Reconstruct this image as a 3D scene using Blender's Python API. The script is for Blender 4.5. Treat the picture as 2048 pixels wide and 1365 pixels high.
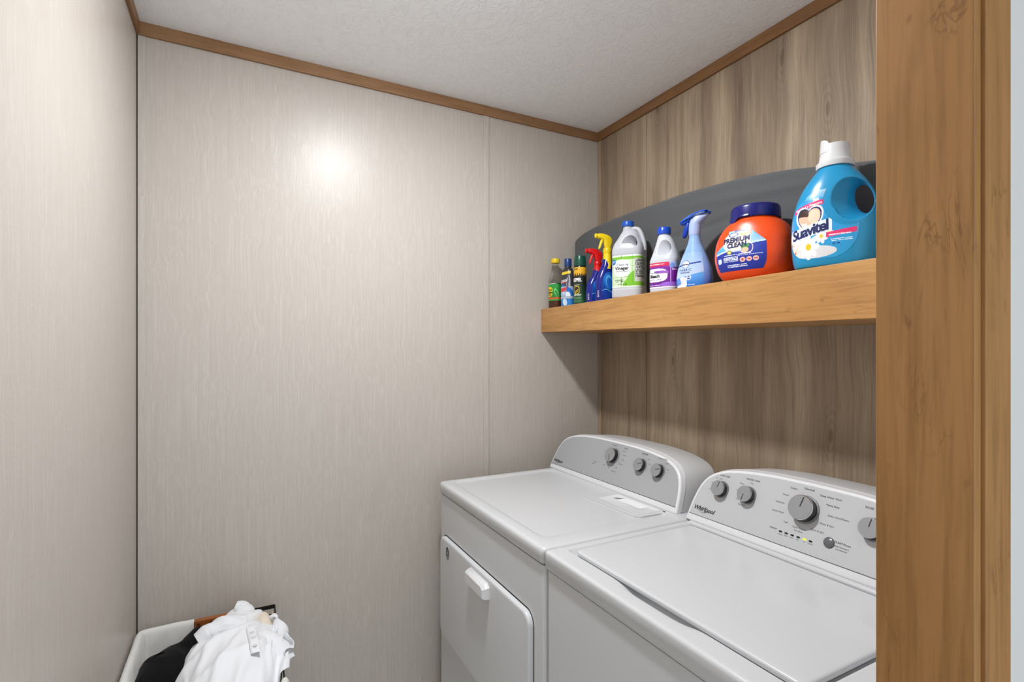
import bpy, bmesh, math, random
import numpy as np
from mathutils import Vector, Matrix

for o in list(bpy.data.objects):
    bpy.data.objects.remove(o, do_unlink=True)
SC = bpy.context.scene
COL = SC.collection
PI = math.pi
EYE = 1.39                      # camera height; z values below marked rel are EYE + rel

# ------------------------------------------------------------------ camera
cam = bpy.data.cameras.new('camera')
camo = bpy.data.objects.new('camera', cam)
COL.objects.link(camo)
cam.sensor_width = 36.0
cam.lens = 1032.2 / 2048 * 36
cam.shift_y = 19.5 / 2048
cam.clip_start = 0.01
camo.location = (0, 0, EYE)
camo.rotation_euler = (PI / 2, 0, -math.radians(27.773))
SC.camera = camo

# ------------------------------------------------------------------ world, exposure
w = bpy.data.worlds.new('world')
SC.world = w
w.use_nodes = True
w.node_tree.nodes['Background'].inputs[0].default_value = (0.86, 0.945, 1.0, 1)
w.node_tree.nodes['Background'].inputs[1].default_value = 1.35
vs = SC.view_settings
vs.view_transform = 'Standard'
vs.look = 'None'
vs.gamma = 1.0
vs.use_curve_mapping = False
vs.exposure = 0.0
LAMP_POWER = 570.0     # emission of the laundry ceiling lamp dome

# ------------------------------------------------------------------ helpers
def lin(c):
    c = c / 255.0
    return c / 12.92 if c <= 0.04045 else ((c + 0.055) / 1.055) ** 2.4

def C(r, g, b):
    return (lin(r), lin(g), lin(b), 1.0)

def root_loc(p):
    while p.parent is not None:
        p = p.parent
    return np.array(p.location)

def finish(me, mat, smooth=True, sharp=40):
    if mat is not None:
        me.materials.append(mat)
    n = len(me.polygons)
    if smooth:
        me.polygons.foreach_set('use_smooth', [True] * n)
        if sharp is not None:
            me.set_sharp_from_angle(angle=math.radians(sharp))

def mk(name, verts, faces, mat, parent=None, local=False, smooth=True, sharp=40, wn=False):
    """One mesh object; verts are world coordinates unless local."""
    v = np.asarray(verts, float)
    if parent is not None and not local:
        v = v - root_loc(parent)
    me = bpy.data.meshes.new(name)
    me.from_pydata([tuple(p) for p in v], [], [tuple(int(i) for i in f) for f in faces])
    me.update()
    finish(me, mat, smooth, sharp)
    o = bpy.data.objects.new(name, me)
    COL.objects.link(o)
    if parent is not None:
        o.parent = parent
    if wn:
        o.modifiers.new('wn', 'WEIGHTED_NORMAL').keep_sharp = True
    return o

def mkbm(name, bm, mat, parent=None, local=False, smooth=True, sharp=40, wn=False):
    bm.verts.index_update()
    v = [tuple(p.co) for p in bm.verts]
    f = [[q.index for q in p.verts] for p in bm.faces]
    bm.free()
    return mk(name, v, f, mat, parent, local, smooth, sharp, wn)

def tag(o, label, cat, group=None, kind=None):
    o['label'] = label
    o['category'] = cat
    if group:
        o['group'] = group
    if kind:
        o['kind'] = kind
    return o

def thing(name, loc, label, cat, rotz=0.0, group=None):
    o = bpy.data.objects.new(name, None)
    o.empty_display_size = 0.05
    COL.objects.link(o)
    o.location = loc
    o.rotation_euler = (0, 0, rotz)
    return tag(o, label, cat, group)

def boxbm(x0, x1, y0, y1, z0, z1, bev=0.0, seg=2):
    bm = bmesh.new()
    bmesh.ops.create_cube(bm, size=1)
    for v in bm.verts:
        v.co = Vector((x0 + (v.co.x + .5) * (x1 - x0), y0 + (v.co.y + .5) * (y1 - y0), z0 + (v.co.z + .5) * (z1 - z0)))
    if bev > 0:
        bmesh.ops.bevel(bm, geom=list(bm.edges), offset=bev, segments=seg, profile=0.5, affect='EDGES')
    return bm

def box(name, x0, x1, y0, y1, z0, z1, mat, parent=None, bev=0.0, seg=2, local=False):
    return mkbm(name, boxbm(x0, x1, y0, y1, z0, z1, bev, seg), mat, parent, local, True, 50, bev > 0)

def struct(o, label, cat):
    return tag(o, label, cat, kind='structure')

def loft(rings, cap0=True, cap1=True):
    """rings: list of (N,3) arrays -> verts, faces (outward for ccw rings going up)."""
    n = len(rings[0])
    v = np.concatenate(rings)
    f = []
    for k in range(len(rings) - 1):
        a = k * n
        for i in range(n):
            j = (i + 1) % n
            f.append((a + i, a + j, a + n + j, a + n + i))
    if cap0:
        f.append(tuple(range(n - 1, -1, -1)))
    if cap1:
        a = (len(rings) - 1) * n
        f.append(tuple(range(a, a + n)))
    return v, f

def rrect(x0, x1, y0, y1, r, k=8):
    """rounded rectangle, ccw, 4*k points"""
    pts = []
    for cx, cy, a0 in ((x1 - r, y1 - r, 0), (x0 + r, y1 - r, 90), (x0 + r, y0 + r, 180), (x1 - r, y0 + r, 270)):
        for i in range(k):
            a = math.radians(a0 + 90 * i / (k - 1))
            pts.append((cx + r * math.cos(a), cy + r * math.sin(a)))
    return np.array(pts)

def ring(p2, z):
    return np.column_stack([p2, np.full(len(p2), z)])

def offset_poly(p, d):
    """inset a ccw polygon by d along mitred vertex normals"""
    a = np.roll(p, 1, 0)
    b = np.roll(p, -1, 0)
    e0 = p - a
    e1 = b - p
    e0 = e0 / np.maximum(np.linalg.norm(e0, axis=1, keepdims=True), 1e-9)
    e1 = e1 / np.maximum(np.linalg.norm(e1, axis=1, keepdims=True), 1e-9)
    n0 = np.column_stack([-e0[:, 1], e0[:, 0]])
    n1 = np.column_stack([-e1[:, 1], e1[:, 0]])
    n = n0 + n1
    ln = np.linalg.norm(n, axis=1, keepdims=True)
    n = n / np.maximum(ln, 1e-9)
    c = np.maximum((n * n0).sum(1, keepdims=True), 0.5)
    return p + n * d / c

def tube(pts, r, nseg=10, closed=False, flat=None, rfun=None):
    """swept tube -> verts, faces; flat=(rx,ry) for an oval section"""
    P = [Vector(p) for p in pts]
    n = len(P)
    rings = []
    up = Vector((0.13, 0.21, 1)).normalized()
    prev = None
    for i in range(n):
        if closed:
            t = (P[(i + 1) % n] - P[i - 1]).normalized()
        else:
            t = (P[min(i + 1, n - 1)] - P[max(i - 1, 0)]).normalized()
        a = prev if prev is not None else up
        x = (a - t * a.dot(t))
        if x.length < 1e-4:
            x = Vector((1, 0, 0)) - t * t.x
        x.normalize()
        prev = x
        y = t.cross(x)
        rr = rfun(i / (n - 1)) if rfun else 1.0
        rx, ry = (flat if flat else (r, r))
        rings.append(np.array([P[i] + x * (rx * rr * math.cos(2 * PI * k / nseg)) + y * (ry * rr * math.sin(2 * PI * k / nseg)) for k in range(nseg)]))
    if closed:
        rings.append(rings[0])
        return loft(rings, False, False)
    return loft(rings)

def merge(*vf):
    V = []
    Fc = []
    o = 0
    for v, f in vf:
        V.append(np.asarray(v))
        Fc += [tuple(i + o for i in q) for q in f]
        o += len(v)
    return np.concatenate(V), Fc

def evaluate(o):
    """apply an object's modifiers to a fresh mesh"""
    dg = bpy.context.evaluated_depsgraph_get()
    dg.update()
    return bpy.data.meshes.new_from_object(o.evaluated_get(dg))

# ------------------------------------------------------------------ materials
def newmat(name):
    m = bpy.data.materials.new(name)
    m.use_nodes = True
    nt = m.node_tree
    return m, nt, nt.nodes['Principled BSDF']

def plain(name, col, rough=0.4, metal=0.0, spec=0.5, coat=0.0, emit=None, estr=0.0, trans=0.0, ior=1.45, sss=0.0, bump=None):
    m, nt, b = newmat(name)
    b.inputs['Base Color'].default_value = col
    b.inputs['Roughness'].default_value = rough
    b.inputs['Metallic'].default_value = metal
    b.inputs['Specular IOR Level'].default_value = spec
    b.inputs['Coat Weight'].default_value = coat
    b.inputs['Transmission Weight'].default_value = trans
    b.inputs['IOR'].default_value = ior
    if sss:
        b.inputs['Subsurface Weight'].default_value = sss
        b.inputs['Subsurface Radius'].default_value = (0.02, 0.02, 0.02)
        b.inputs['Subsurface Scale'].default_value = 0.3
    if emit:
        b.inputs['Emission Color'].default_value = emit
        b.inputs['Emission Strength'].default_value = estr
    if bump:
        sc, st, di = bump
        N = nt.nodes
        tc = N.new('ShaderNodeTexCoord')
        nz = N.new('ShaderNodeTexNoise')
        nz.inputs['Scale'].default_value = sc
        nz.inputs['Detail'].default_value = 3
        bp = N.new('ShaderNodeBump')
        bp.inputs['Strength'].default_value = st
        bp.inputs['Distance'].default_value = di
        nt.links.new(tc.outputs['Object'], nz.inputs['Vector'])
        nt.links.new(nz.outputs['Fac'], bp.inputs['Height'])
        nt.links.new(bp.outputs['Normal'], b.inputs['Normal'])
    return m

class NB:
    """tiny node-building helper"""
    def __init__(s, nt):
        s.nt = nt
    def n(s, typ, **kw):
        nd = s.nt.nodes.new(typ)
        for k, v in kw.items():
            setattr(nd, k, v)
        return nd
    def l(s, a, b):
        s.nt.links.new(a, b)
    def mapping(s, src, scale, loc=(0, 0, 0)):
        m = s.n('ShaderNodeMapping')
        m.inputs['Scale'].default_value = scale
        m.inputs['Location'].default_value = loc
        s.l(src, m.inputs['Vector'])
        return m.outputs['Vector']
    def noise(s, vec, scale, detail=4, rough=0.5, dist=0.0):
        nz = s.n('ShaderNodeTexNoise')
        nz.inputs['Scale'].default_value = scale
        nz.inputs['Detail'].default_value = detail
        nz.inputs['Roughness'].default_value = rough
        nz.inputs['Distortion'].default_value = dist
        s.l(vec, nz.inputs['Vector'])
        return nz.outputs['Fac']
    def ramp(s, fac, stops, interp='LINEAR'):
        r = s.n('ShaderNodeValToRGB')
        r.color_ramp.interpolation = interp
        el = r.color_ramp.elements
        while len(el) < len(stops):
            el.new(0.5)
        for e, (p, c) in zip(el, stops):
            e.position = p
            e.color = c
        s.l(fac, r.inputs['Fac'])
        return r.outputs['Color']
    def math(s, op, a, b=None, clamp=False):
        m = s.n('ShaderNodeMath', operation=op, use_clamp=clamp)
        for i, v in enumerate((a, b)):
            if v is None:
                continue
            if isinstance(v, (int, float)):
                m.inputs[i].default_value = v
            else:
                s.l(v, m.inputs[i])
        return m.outputs[0]
    def mix(s, fac, a, b, mode='MIX'):
        m = s.n('ShaderNodeMix', data_type='RGBA', blend_type=mode)
        for sock, v in ((m.inputs[0], fac), (m.inputs[6], a), (m.inputs[7], b)):
            if isinstance(v, (int, float, tuple)):
                sock.default_value = v
            else:
                s.l(v, sock)
        return m.outputs[2]
    def bump(s, h, strength, dist, bsdf):
        b = s.n('ShaderNodeBump')
        b.inputs['Strength'].default_value = strength
        b.inputs['Distance'].default_value = dist
        s.l(h, b.inputs['Height'])
        s.l(b.outputs['Normal'], bsdf.inputs['Normal'])

def g(v):
    return (v, v, v, 1)

def mat_beige():
    m, nt, b = newmat('beige_vinyl_panel')
    N = NB(nt)
    tc = N.n('ShaderNodeTexCoord').outputs['Object']
    # fine vertical strands like embossed wallpaper, drifting slightly sideways
    dr = N.noise(N.mapping(tc, (1, 1, 1.0)), 5.0, 2, 0.5)
    comb = N.n('ShaderNodeCombineXYZ')
    sh = N.math('MULTIPLY', N.math('SUBTRACT', dr, 0.5), 0.05)
    N.l(sh, comb.inputs[0])
    N.l(sh, comb.inputs[1])
    add = N.n('ShaderNodeVectorMath', operation='ADD')
    N.l(tc, add.inputs[0])
    N.l(comb.outputs[0], add.inputs[1])
    p = add.outputs[0]
    strands = N.noise(N.mapping(p, (1, 1, 0.015)), 210, 3, 0.6, 0.25)
    broad = N.noise(N.mapping(p, (1, 1, 0.10)), 30, 3, 0.6, 0.4)
    lines = N.ramp(strands, [(0.53, g(0)), (0.66, g(1))])
    gate = N.ramp(broad, [(0.36, g(0.12)), (0.64, g(1))])
    fac = N.math('MULTIPLY', lines, gate)
    base = N.ramp(strands, [(0.3, C(186, 177, 169)), (0.6, C(192, 184, 176))])
    col = N.mix(N.math('MULTIPLY', fac, 0.6), base, C(203, 195, 186))
    N.l(col, b.inputs['Base Color'])
    b.inputs['Roughness'].default_value = 0.35
    b.inputs['Specular IOR Level'].default_value = 0.31
    peel = N.noise(tc, 190, 2, 0.5)
    h = N.math('ADD', N.math('MULTIPLY', fac, 0.15), peel)
    N.bump(h, 0.20, 0.0012, b)
    return m

def mat_greywood():
    m, nt, b = newmat('grey_brown_wood_panel')
    N = NB(nt)
    tc = N.n('ShaderNodeTexCoord').outputs['Object']
    # slow sideways drift so the grain is not ruler straight
    dr = N.noise(N.mapping(tc, (1, 1, 0.7)), 4.0, 2, 0.5)
    comb = N.n('ShaderNodeCombineXYZ')
    N.l(N.math('MULTIPLY', N.math('SUBTRACT', dr, 0.5), 0.045), comb.inputs[1])
    add = N.n('ShaderNodeVectorMath', operation='ADD')
    N.l(tc, add.inputs[0])
    N.l(comb.outputs[0], add.inputs[1])
    p = add.outputs[0]
    plank = N.noise(N.mapping(p, (1, 1, 0.07)), 7.0, 2, 0.5, 0.2)
    broad = N.noise(N.mapping(p, (1, 1, 0.10)), 17.0, 3, 0.55, 0.3)
    mid = N.noise(N.mapping(p, (1, 1, 0.035)), 60, 4, 0.6, 0.35)
    fine = N.noise(N.mapping(p, (1, 1, 0.03)), 230, 3, 0.6, 0.2)
    # knots: stretched voronoi cells, ringed, only in some places
    vo = N.n('ShaderNodeTexVoronoi')
    vo.inputs['Scale'].default_value = 4.6
    vo.inputs['Randomness'].default_value = 1.0
    vo.voronoi_dimensions = '2D'
    sx = N.n('ShaderNodeSeparateXYZ')
    N.l(p, sx.inputs[0])
    cx = N.n('ShaderNodeCombineXYZ')
    N.l(N.math('ADD', sx.outputs[1], 0.31), cx.inputs[0])
    N.l(N.math('MULTIPLY', sx.outputs[2], 0.30), cx.inputs[1])
    N.l(cx.outputs[0], vo.inputs['Vector'])
    kd = vo.outputs['Distance']
    near = N.ramp(kd, [(0.0, g(1)), (0.19, g(0))])
    rings = N.math('SINE', N.math('MULTIPLY', N.math('ADD', kd, N.math('MULTIPLY', mid, 0.05)), 170.0))
    rings = N.math('MULTIPLY', N.math('ADD', N.math('MULTIPLY', rings, 0.5), 0.5), near)
    col = N.ramp(plank, [(0.28, C(132, 114, 97)), (0.5, C(168, 148, 125)), (0.70, C(190, 171, 146))])
    bl = N.ramp(broad, [(0.30, g(1)), (0.55, g(0))])
    col = N.mix(N.math('MULTIPLY', bl, 0.40), col, C(118, 101, 85))
    dark = N.ramp(mid, [(0.30, g(1)), (0.50, g(0))])
    col = N.mix(N.math('MULTIPLY', dark, 0.40), col, C(102, 86, 71))
    fl = N.ramp(fine, [(0.34, g(1)), (0.55, g(0))])
    col = N.mix(N.math('MULTIPLY', fl, 0.26), col, C(104, 89, 75))
    pale = N.ramp(fine, [(0.58, g(0)), (0.74, g(1))])
    col = N.mix(N.math('MULTIPLY', pale, 0.22), col, C(204, 190, 171))
    col = N.mix(N.math('MULTIPLY', rings, 0.34), col, C(92, 75, 60))
    core = N.ramp(kd, [(0.0, g(1)), (0.045, g(0))])
    col = N.mix(N.math('MULTIPLY', core, 0.55), col, C(76, 60, 46))
    N.l(col, b.inputs['Base Color'])
    b.inputs['Roughness'].default_value = 0.55
    b.inputs['Specular IOR Level'].default_value = 0.3
    N.bump(fine, 0.15, 0.001, b)
    return m

def mat_oak(name, axis, light, mid_, dark, marks=0.5, rough=0.42, sc=1.0):
    m, nt, b = newmat(name)
    N = NB(nt)
    tc = N.n('ShaderNodeTexCoord').outputs['Object']
    s1 = [1.0, 1.0, 1.0]
    s1[axis] = 0.06
    s2 = [1.0, 1.0, 1.0]
    s2[axis] = 0.22
    broad = N.noise(N.mapping(tc, tuple(s2)), 9 * sc, 3, 0.5, 0.7)
    grain = N.noise(N.mapping(tc, tuple(s1)), 120 * sc, 5, 0.6, 0.5)
    wave = N.noise(N.mapping(tc, tuple(s2)), 20 * sc, 4, 0.6, 2.2)
    col = N.ramp(broad, [(0.25, mid_), (0.70, light)])
    gl = N.ramp(grain, [(0.32, g(1)), (0.56, g(0))])
    col = N.mix(N.math('MULTIPLY', gl, 0.38), col, dark)
    # thin squiggly figure lines
    band = N.math('ABSOLUTE', N.math('SUBTRACT', wave, 0.5))
    wl = N.ramp(band, [(0.0, g(1)), (0.018, g(0))])
    gate = N.ramp(N.noise(tc, 13 * sc, 2, 0.5), [(0.54, g(0)), (0.64, g(1))])
    col = N.mix(N.math('MULTIPLY', N.math('MULTIPLY', wl, gate), marks), col, dark)
    # a few dark specks
    sp = N.noise(N.mapping(tc, tuple(0.55 if i == axis else 1.0 for i in range(3))), 46 * sc, 2, 0.5)
    spk = N.ramp(sp, [(0.71, g(0)), (0.77, g(1))])
    col = N.mix(N.math('MULTIPLY', spk, marks), col, dark)
    N.l(col, b.inputs['Base Color'])
    b.inputs['Roughness'].default_value = rough
    b.inputs['Specular IOR Level'].default_value = 0.35
    N.bump(grain, 0.10, 0.0006, b)
    return m

def mat_ceiling():
    m, nt, b = newmat('textured_white_ceiling')
    N = NB(nt)
    tc = N.n('ShaderNodeTexCoord').outputs['Object']
    a = N.noise(N.mapping(tc, (1, 0.7, 1)), 30, 4, 0.55, 1.8)
    rid = N.ramp(a, [(0.50, g(0)), (0.57, g(1)), (0.66, g(0.25))])
    h = N.math('ADD', rid, N.math('MULTIPLY', N.noise(tc, 120, 3, 0.5), 0.5))
    b.inputs['Base Color'].default_value = C(249, 250, 252)
    b.inputs['Roughness'].default_value = 0.8
    N.bump(h, 0.55, 0.0018, b)
    return m

def mat_fabric(name, col, col2, rough=0.9, scale=600, bump=0.3, sheen=0.2):
    m, nt, b = newmat(name)
    N = NB(nt)
    tc = N.n('ShaderNodeTexCoord').outputs['Object']
    n1 = N.noise(tc, scale, 2, 0.5)
    N.l(N.ramp(n1, [(0.3, col2), (0.7, col)]), b.inputs['Base Color'])
    b.inputs['Roughness'].default_value = rough
    b.inputs['Specular IOR Level'].default_value = 0.2
    b.inputs['Sheen Weight'].default_value = sheen
    N.bump(n1, bump, 0.0006, b)
    return m

def mat_print(name, rough=0.35):
    """coloured print: per-corner colour attribute"""
    m, nt, b = newmat(name)
    a = nt.nodes.new('ShaderNodeAttribute')
    a.attribute_name = 'ink'
    nt.links.new(a.outputs['Color'], b.inputs['Base Color'])
    b.inputs['Roughness'].default_value = rough
    return m

M = {}
M['beige'] = mat_beige()
M['greywood'] = mat_greywood()
M['ceiling'] = mat_ceiling()
M['shelf_oak'] = mat_oak('oak_laminate_shelf', 1, C(198, 150, 93), C(178, 128, 74), C(122, 80, 42), 0.5, 0.4)
M['post_oak'] = mat_oak('oak_laminate_post', 2, C(178, 132, 82), C(158, 112, 64), C(104, 68, 36), 0.55, 0.38, 0.8)
M['trim_y'] = mat_oak('oak_trim_lengthwise_y', 1, C(148, 108, 70), C(128, 90, 56), C(90, 60, 36), 0.4, 0.45)
M['trim_x'] = mat_oak('oak_trim_lengthwise_x', 0, C(160, 122, 86), C(142, 105, 72), C(104, 74, 48), 0.4, 0.45)
M['white_wall'] = plain('white_gloss_panel', C(228, 228, 230), 0.3, spec=0.5, bump=(60, 0.08, 0.001))
M['floor'] = mat_oak('pale_vinyl_floor', 0, C(226, 224, 220), C(214, 211, 206), C(180, 174, 166), 0.3, 0.5)
M['dark'] = plain('joint_and_gap_shade', C(40, 36, 32), 0.9)  # dark colour; stands in for shade in the corner and door gaps
M['enamel'] = plain('white_enamel', C(202, 203, 205), 0.26, spec=0.5, coat=0.15, bump=(420, 0.03, 0.0005))
M['enamel_body'] = plain('white_enamel_body', C(209, 210, 212), 0.34, spec=0.5, bump=(420, 0.03, 0.0005))
M['white_plastic'] = plain('white_plastic', C(222, 222, 224), 0.28)
M['silver'] = plain('silver_grey_panel', C(164, 165, 167), 0.36, spec=0.5)
M['silver_light'] = plain('pale_silver_panel', C(188, 189, 191), 0.36, spec=0.5)
M['knob_face'] = plain('satin_grey_knob', C(150, 151, 153), 0.38, metal=0.25)
M['chrome'] = plain('chrome', C(205, 205, 207), 0.12, metal=1.0)
M['knob_dark'] = plain('dark_grey_knob_side', C(34, 34, 36), 0.25)
M['knob_skirt'] = plain('grey_knob_skirt', C(120, 120, 122), 0.4)
M['ink_grey'] = plain('grey_print', C(96, 97, 100), 0.5)
M['ink_dark'] = plain('dark_print', C(40, 41, 46), 0.45)
M['led_off'] = plain('dark_lamp_window', C(24, 24, 20), 0.2)
M['led_on'] = plain('lit_green_lamp', C(200, 215, 40), 0.3, emit=C(205, 220, 30), estr=1.0)
M['black_metal'] = plain('black_wire', C(26, 26, 27), 0.45, metal=0.3)
M['lamp_ring'] = plain('white_lamp_ring', C(235, 235, 235), 0.4)
M['print'] = mat_print('label_print')
M['print_gloss'] = mat_print('glossy_label_print', 0.22)

# ------------------------------------------------------------------ the room
XW = 1.444        # grey wood wall
YB = 1.900        # beige wall
XL = -0.276       # left wall
ZC = EYE + 0.99   # ceiling
YH = -0.75         # open end of the hallway behind the camera

o = box('floor', XL - .1, XW + .1, YH, YB + .1, -0.05, 0, M['floor'])
struct(o, 'pale vinyl floor under the washer and dryer', 'floor')
o = box('ceiling', XL - .1, XW + .1, YH, YB + .1, ZC, ZC + .05, M['ceiling'])
struct(o, 'white ceiling with knockdown texture', 'ceiling')
o = box('wall_left', XL - .1, XL, YH, YB + .1, 0, ZC, M['beige'])
struct(o, 'beige panel wall at the left edge of the picture', 'wall')
# beige wall: two sheets meeting under a batten
wb = thing('wall_back', (XL, YB, 0), 'wide beige panel wall with fine vertical strands behind the basket', 'wall')
wb['kind'] = 'structure'
box('wall_panel', XL - .1, 0.8805, YB, YB + .1, 0, ZC, M['beige'], wb)
box('wall_panel', 0.8815, XW + .1, YB, YB + .1, 0, ZC, M['beige'], wb)
o = box('trim_1', 0.870, 0.893, YB - .0060, YB, 0, ZC - .039, M['beige'], bev=.0020)
struct(o, 'thin beige batten over the panel joint of the back wall', 'batten')
o = box('trim_2', XL + .0030, XL + .022, YB - .004, YB, 0, ZC - .039, M['beige'], bev=.0012)
struct(o, 'thin beige batten in the left corner above the basket', 'batten')
box('corner_gap_shade', XL, XL + .0030, YB - .0018, YB, 0, ZC - .039, M['dark'], wb)  # solid dark strip, paints the shade of the corner crevice
# wood wall sheets
wr = thing('wall_right', (XW, YB, 0), 'grey brown wood grain panel wall behind the shelf and machines', 'wall')
wr['kind'] = 'structure'
box('wall_panel', XW, XW + .1, 1.5855, YB, 0, ZC, M['greywood'], wr, bev=.001)
box('wall_panel', XW, XW + .1, 0.36, 1.5835, 0, ZC, M['greywood'], wr, bev=.001)
box('wall_panel', XW, XW + .1, YH, 0.358, 0, ZC, M['greywood'], wr, bev=.001)
box('joint_backing', XW + .003, XW + .09, 1.583, 1.586, 0, ZC, M['dark'], wr)
o = box('trim_3', XW - .004, XW, 1.874, YB, 0, ZC - .039, M['greywood'], bev=.0012)
struct(o, 'narrow wood grain batten in the corner beside the shelf', 'batten')
# crown strips
o = box('trim_4', XL, XW, YB - .010, YB, ZC - .039, ZC, M['trim_x'], bev=.0015)
struct(o, 'brown wood strip along the top of the beige back wall', 'trim')
o = box('trim_5', XL, XL + .010, YH, YB - .010, ZC - .039, ZC, M['trim_y'], bev=.0015)
struct(o, 'brown wood strip along the top of the left wall', 'trim')
o = box('trim_6', XW - .010, XW, 0.30, YB - .010, ZC - .039, ZC, M['trim_y'], bev=.0015)
struct(o, 'brown wood strip along the top of the wood grain wall', 'trim')
# partition with wood-wrapped end
o = box('wall_front', 0.688, XW, .236, .303, 0, ZC, M['white_wall'])
struct(o, 'white partition wall at the right edge beyond the wooden post', 'wall')
pz = thing('trim_7', (.655, .27, 0), 'broad oak laminate post wrapping the end of the partition', 'post')
pz['kind'] = 'structure'
box('face_board', .620, .634, .2300, .3170, 0, ZC, M['post_oak'], pz, bev=.0015)
box('side_board', .6345, .690, .2265, .2355, 0, ZC, M['post_oak'], pz, bev=.0015)
box('side_board', .6345, .690, .3040, .3150, 0, ZC, M['post_oak'], pz, bev=.0015)

# ------------------------------------------------------------------ lamps
def dome_lamp(loc, r, power, label):
    t = thing('ceiling_light', loc, label, 'ceiling light')
    k = 32
    c = np.array([(math.cos(2 * PI * i / k), math.sin(2 * PI * i / k)) for i in range(k)])
    v, f = loft([ring(c * (r + .012), 0), ring(c * (r + .012), -.012), ring(c * (r + .004), -.016), ring(c * r, -.010)], True, True)
    mk('base_ring', v, [q[::-1] for q in f], M['lamp_ring'], t, local=True)
    m = plain('lit_diffuser', C(255, 250, 242), 0.5, emit=(.95, .98, 1.0, 1), estr=power)
    rr = [ring(c * r * math.cos(a), -.014 - .012 * math.sin(a)) for a in np.linspace(0, PI / 2 * .97, 9)]
    v, f = loft(rr, False, True)
    mk('diffuser', v, [q[::-1] for q in f], m, t, local=True)
    return t

dome_lamp((0.40, 1.06, ZC), 0.062, LAMP_POWER, 'small round white dome lamp on the laundry ceiling, just above the view')

# ------------------------------------------------------------------ lettering
_text_cache = {}
def text2d(body, size, shear=0.0, bold=0.0, spacing=1.0):
    """centred flat lettering as (N,2) verts and faces"""
    key = (body, size, shear, bold, spacing)
    if key in _text_cache:
        return _text_cache[key]
    cu = bpy.data.curves.new('lettering', 'FONT')
    cu.body = body
    cu.size = size
    cu.shear = shear
    cu.offset = bold
    cu.space_character = spacing
    cu.align_x = 'CENTER'
    cu.align_y = 'CENTER'
    cu.resolution_u = 3
    ob = bpy.data.objects.new('lettering', cu)
    COL.objects.link(ob)
    me = evaluate(ob)
    v = np.array([tuple(p.co) for p in me.vertices])[:, :2] if len(me.vertices) else np.zeros((0, 2))
    f = [tuple(p.vertices) for p in me.polygons]
    bpy.data.objects.remove(ob)
    bpy.data.meshes.remove(me)
    bpy.data.curves.remove(cu)
    _text_cache[key] = (v, f)
    return v, f

# ------------------------------------------------------------------ machines
def rel(z):
    return EYE + z

PHI = math.atan2(.065, .15)
PU = np.array([math.sin(PHI), 0, math.cos(PHI)])      # up the console face
PN = np.array([-math.cos(PHI), 0, math.sin(PHI)])     # out of the console face
PB = np.array([1.115, 0, rel(-.475)])

def cp(y, t, h=0.0):
    """point on the sloping console face: y along the wall, t up the slope, h out of it"""
    return PB + np.array([0, y, 0]) + PU * t + PN * h

def pchip(x, y, q):
    """monotone cubic through (x, y)"""
    x = np.asarray(x, float)
    y = np.asarray(y, float)
    h = np.diff(x)
    d = np.diff(y) / h
    m = np.zeros(len(x))
    m[0], m[-1] = d[0], d[-1]
    for i in range(1, len(x) - 1):
        if d[i - 1] * d[i] > 0:
            w1, w2 = 2 * h[i] + h[i - 1], h[i] + 2 * h[i - 1]
            m[i] = (w1 + w2) / (w1 / d[i - 1] + w2 / d[i])
    q = np.clip(q, x[0], x[-1])
    k = np.clip(np.searchsorted(x, q) - 1, 0, len(h) - 1)
    t = (q - x[k]) / h[k]
    return ((1 + 2 * t) * (1 - t) ** 2 * y[k] + t * (1 - t) ** 2 * h[k] * m[k] + t * t * (3 - 2 * t) * y[k + 1] + t * t * (t - 1) * h[k] * m[k + 1])

def console_outline(hw, top, left_lean=1.0):
    """console face outline in (a, t), a to the right seen from the front, ccw: leaning ends, long arched top"""
    dd = np.array([0, .0035, .010, .020, .034, .055, .085, .125, .180, .250, hw])
    tt = np.array([.008, .040, .075, .103, .123, .1385, .1505, .1590, .1655, .1695, .1705]) * (top / .1705)
    par = np.concatenate([[0], np.cumsum(np.hypot(np.diff(dd), np.diff(tt)))])
    q = np.linspace(0, par[-1], 40)
    D, T = pchip(par, dd, q), pchip(par, tt, q)
    right = [(hw - d, t) for d, t in zip(D, T)]
    left = [(-hw + d, t) for d, t in zip(D, T)][::-1][1:]
    return np.array([(-hw, 0.0), (hw, 0.0)] + right + left)

def console_ring(p2, yc, h=0.0, dx=0.0, lower=0.0):
    """outline -> world ring, pushed h out of the face or dx towards the wall"""
    out = []
    for a, t in p2:
        q = cp(yc - a, t, h)
        q[0] += dx * (1 - 0.0 * t)
        q[2] -= lower * (t / .17)
        out.append(q)
    return np.array(out)

def make_console(root, yc, hw, top, panel_mat):
    ol = console_outline(hw, top)
    # housing behind the bezel
    rings = [console_ring(offset_poly(ol, .004), yc, 0, .150, .012), console_ring(offset_poly(ol, .001), yc, 0, .140, .010),
             console_ring(offset_poly(ol, .001), yc, 0, .022)]
    v, f = loft(rings, True, False)
    mk('console_housing', v, f, M['enamel_body'], root, sharp=50)
    # bezel with a rounded front edge
    rings = [console_ring(ol, yc, 0, .0205), console_ring(ol, yc, -.006)]
    for a in np.linspace(0, PI / 2, 5)[1:]:
        rings.append(console_ring(offset_poly(ol, .006 * (1 - math.cos(a))), yc, -.006 + .006 * math.sin(a)))
    v, f = loft(rings, True, True)
    mk('console_bezel', v, f, M['white_plastic'], root, sharp=50)
    # silver face plate with a broader white band below it
    pl = offset_poly(ol, .0085)
    pl[:, 1] = np.maximum(pl[:, 1], .020)
    v, f = loft([console_ring(pl, yc, -.002), console_ring(pl, yc, .0004), console_ring(offset_poly(pl, .0005), yc, .0007)], False, True)
    return mk('control_panel', v, f, panel_mat, root, sharp=30)

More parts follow.
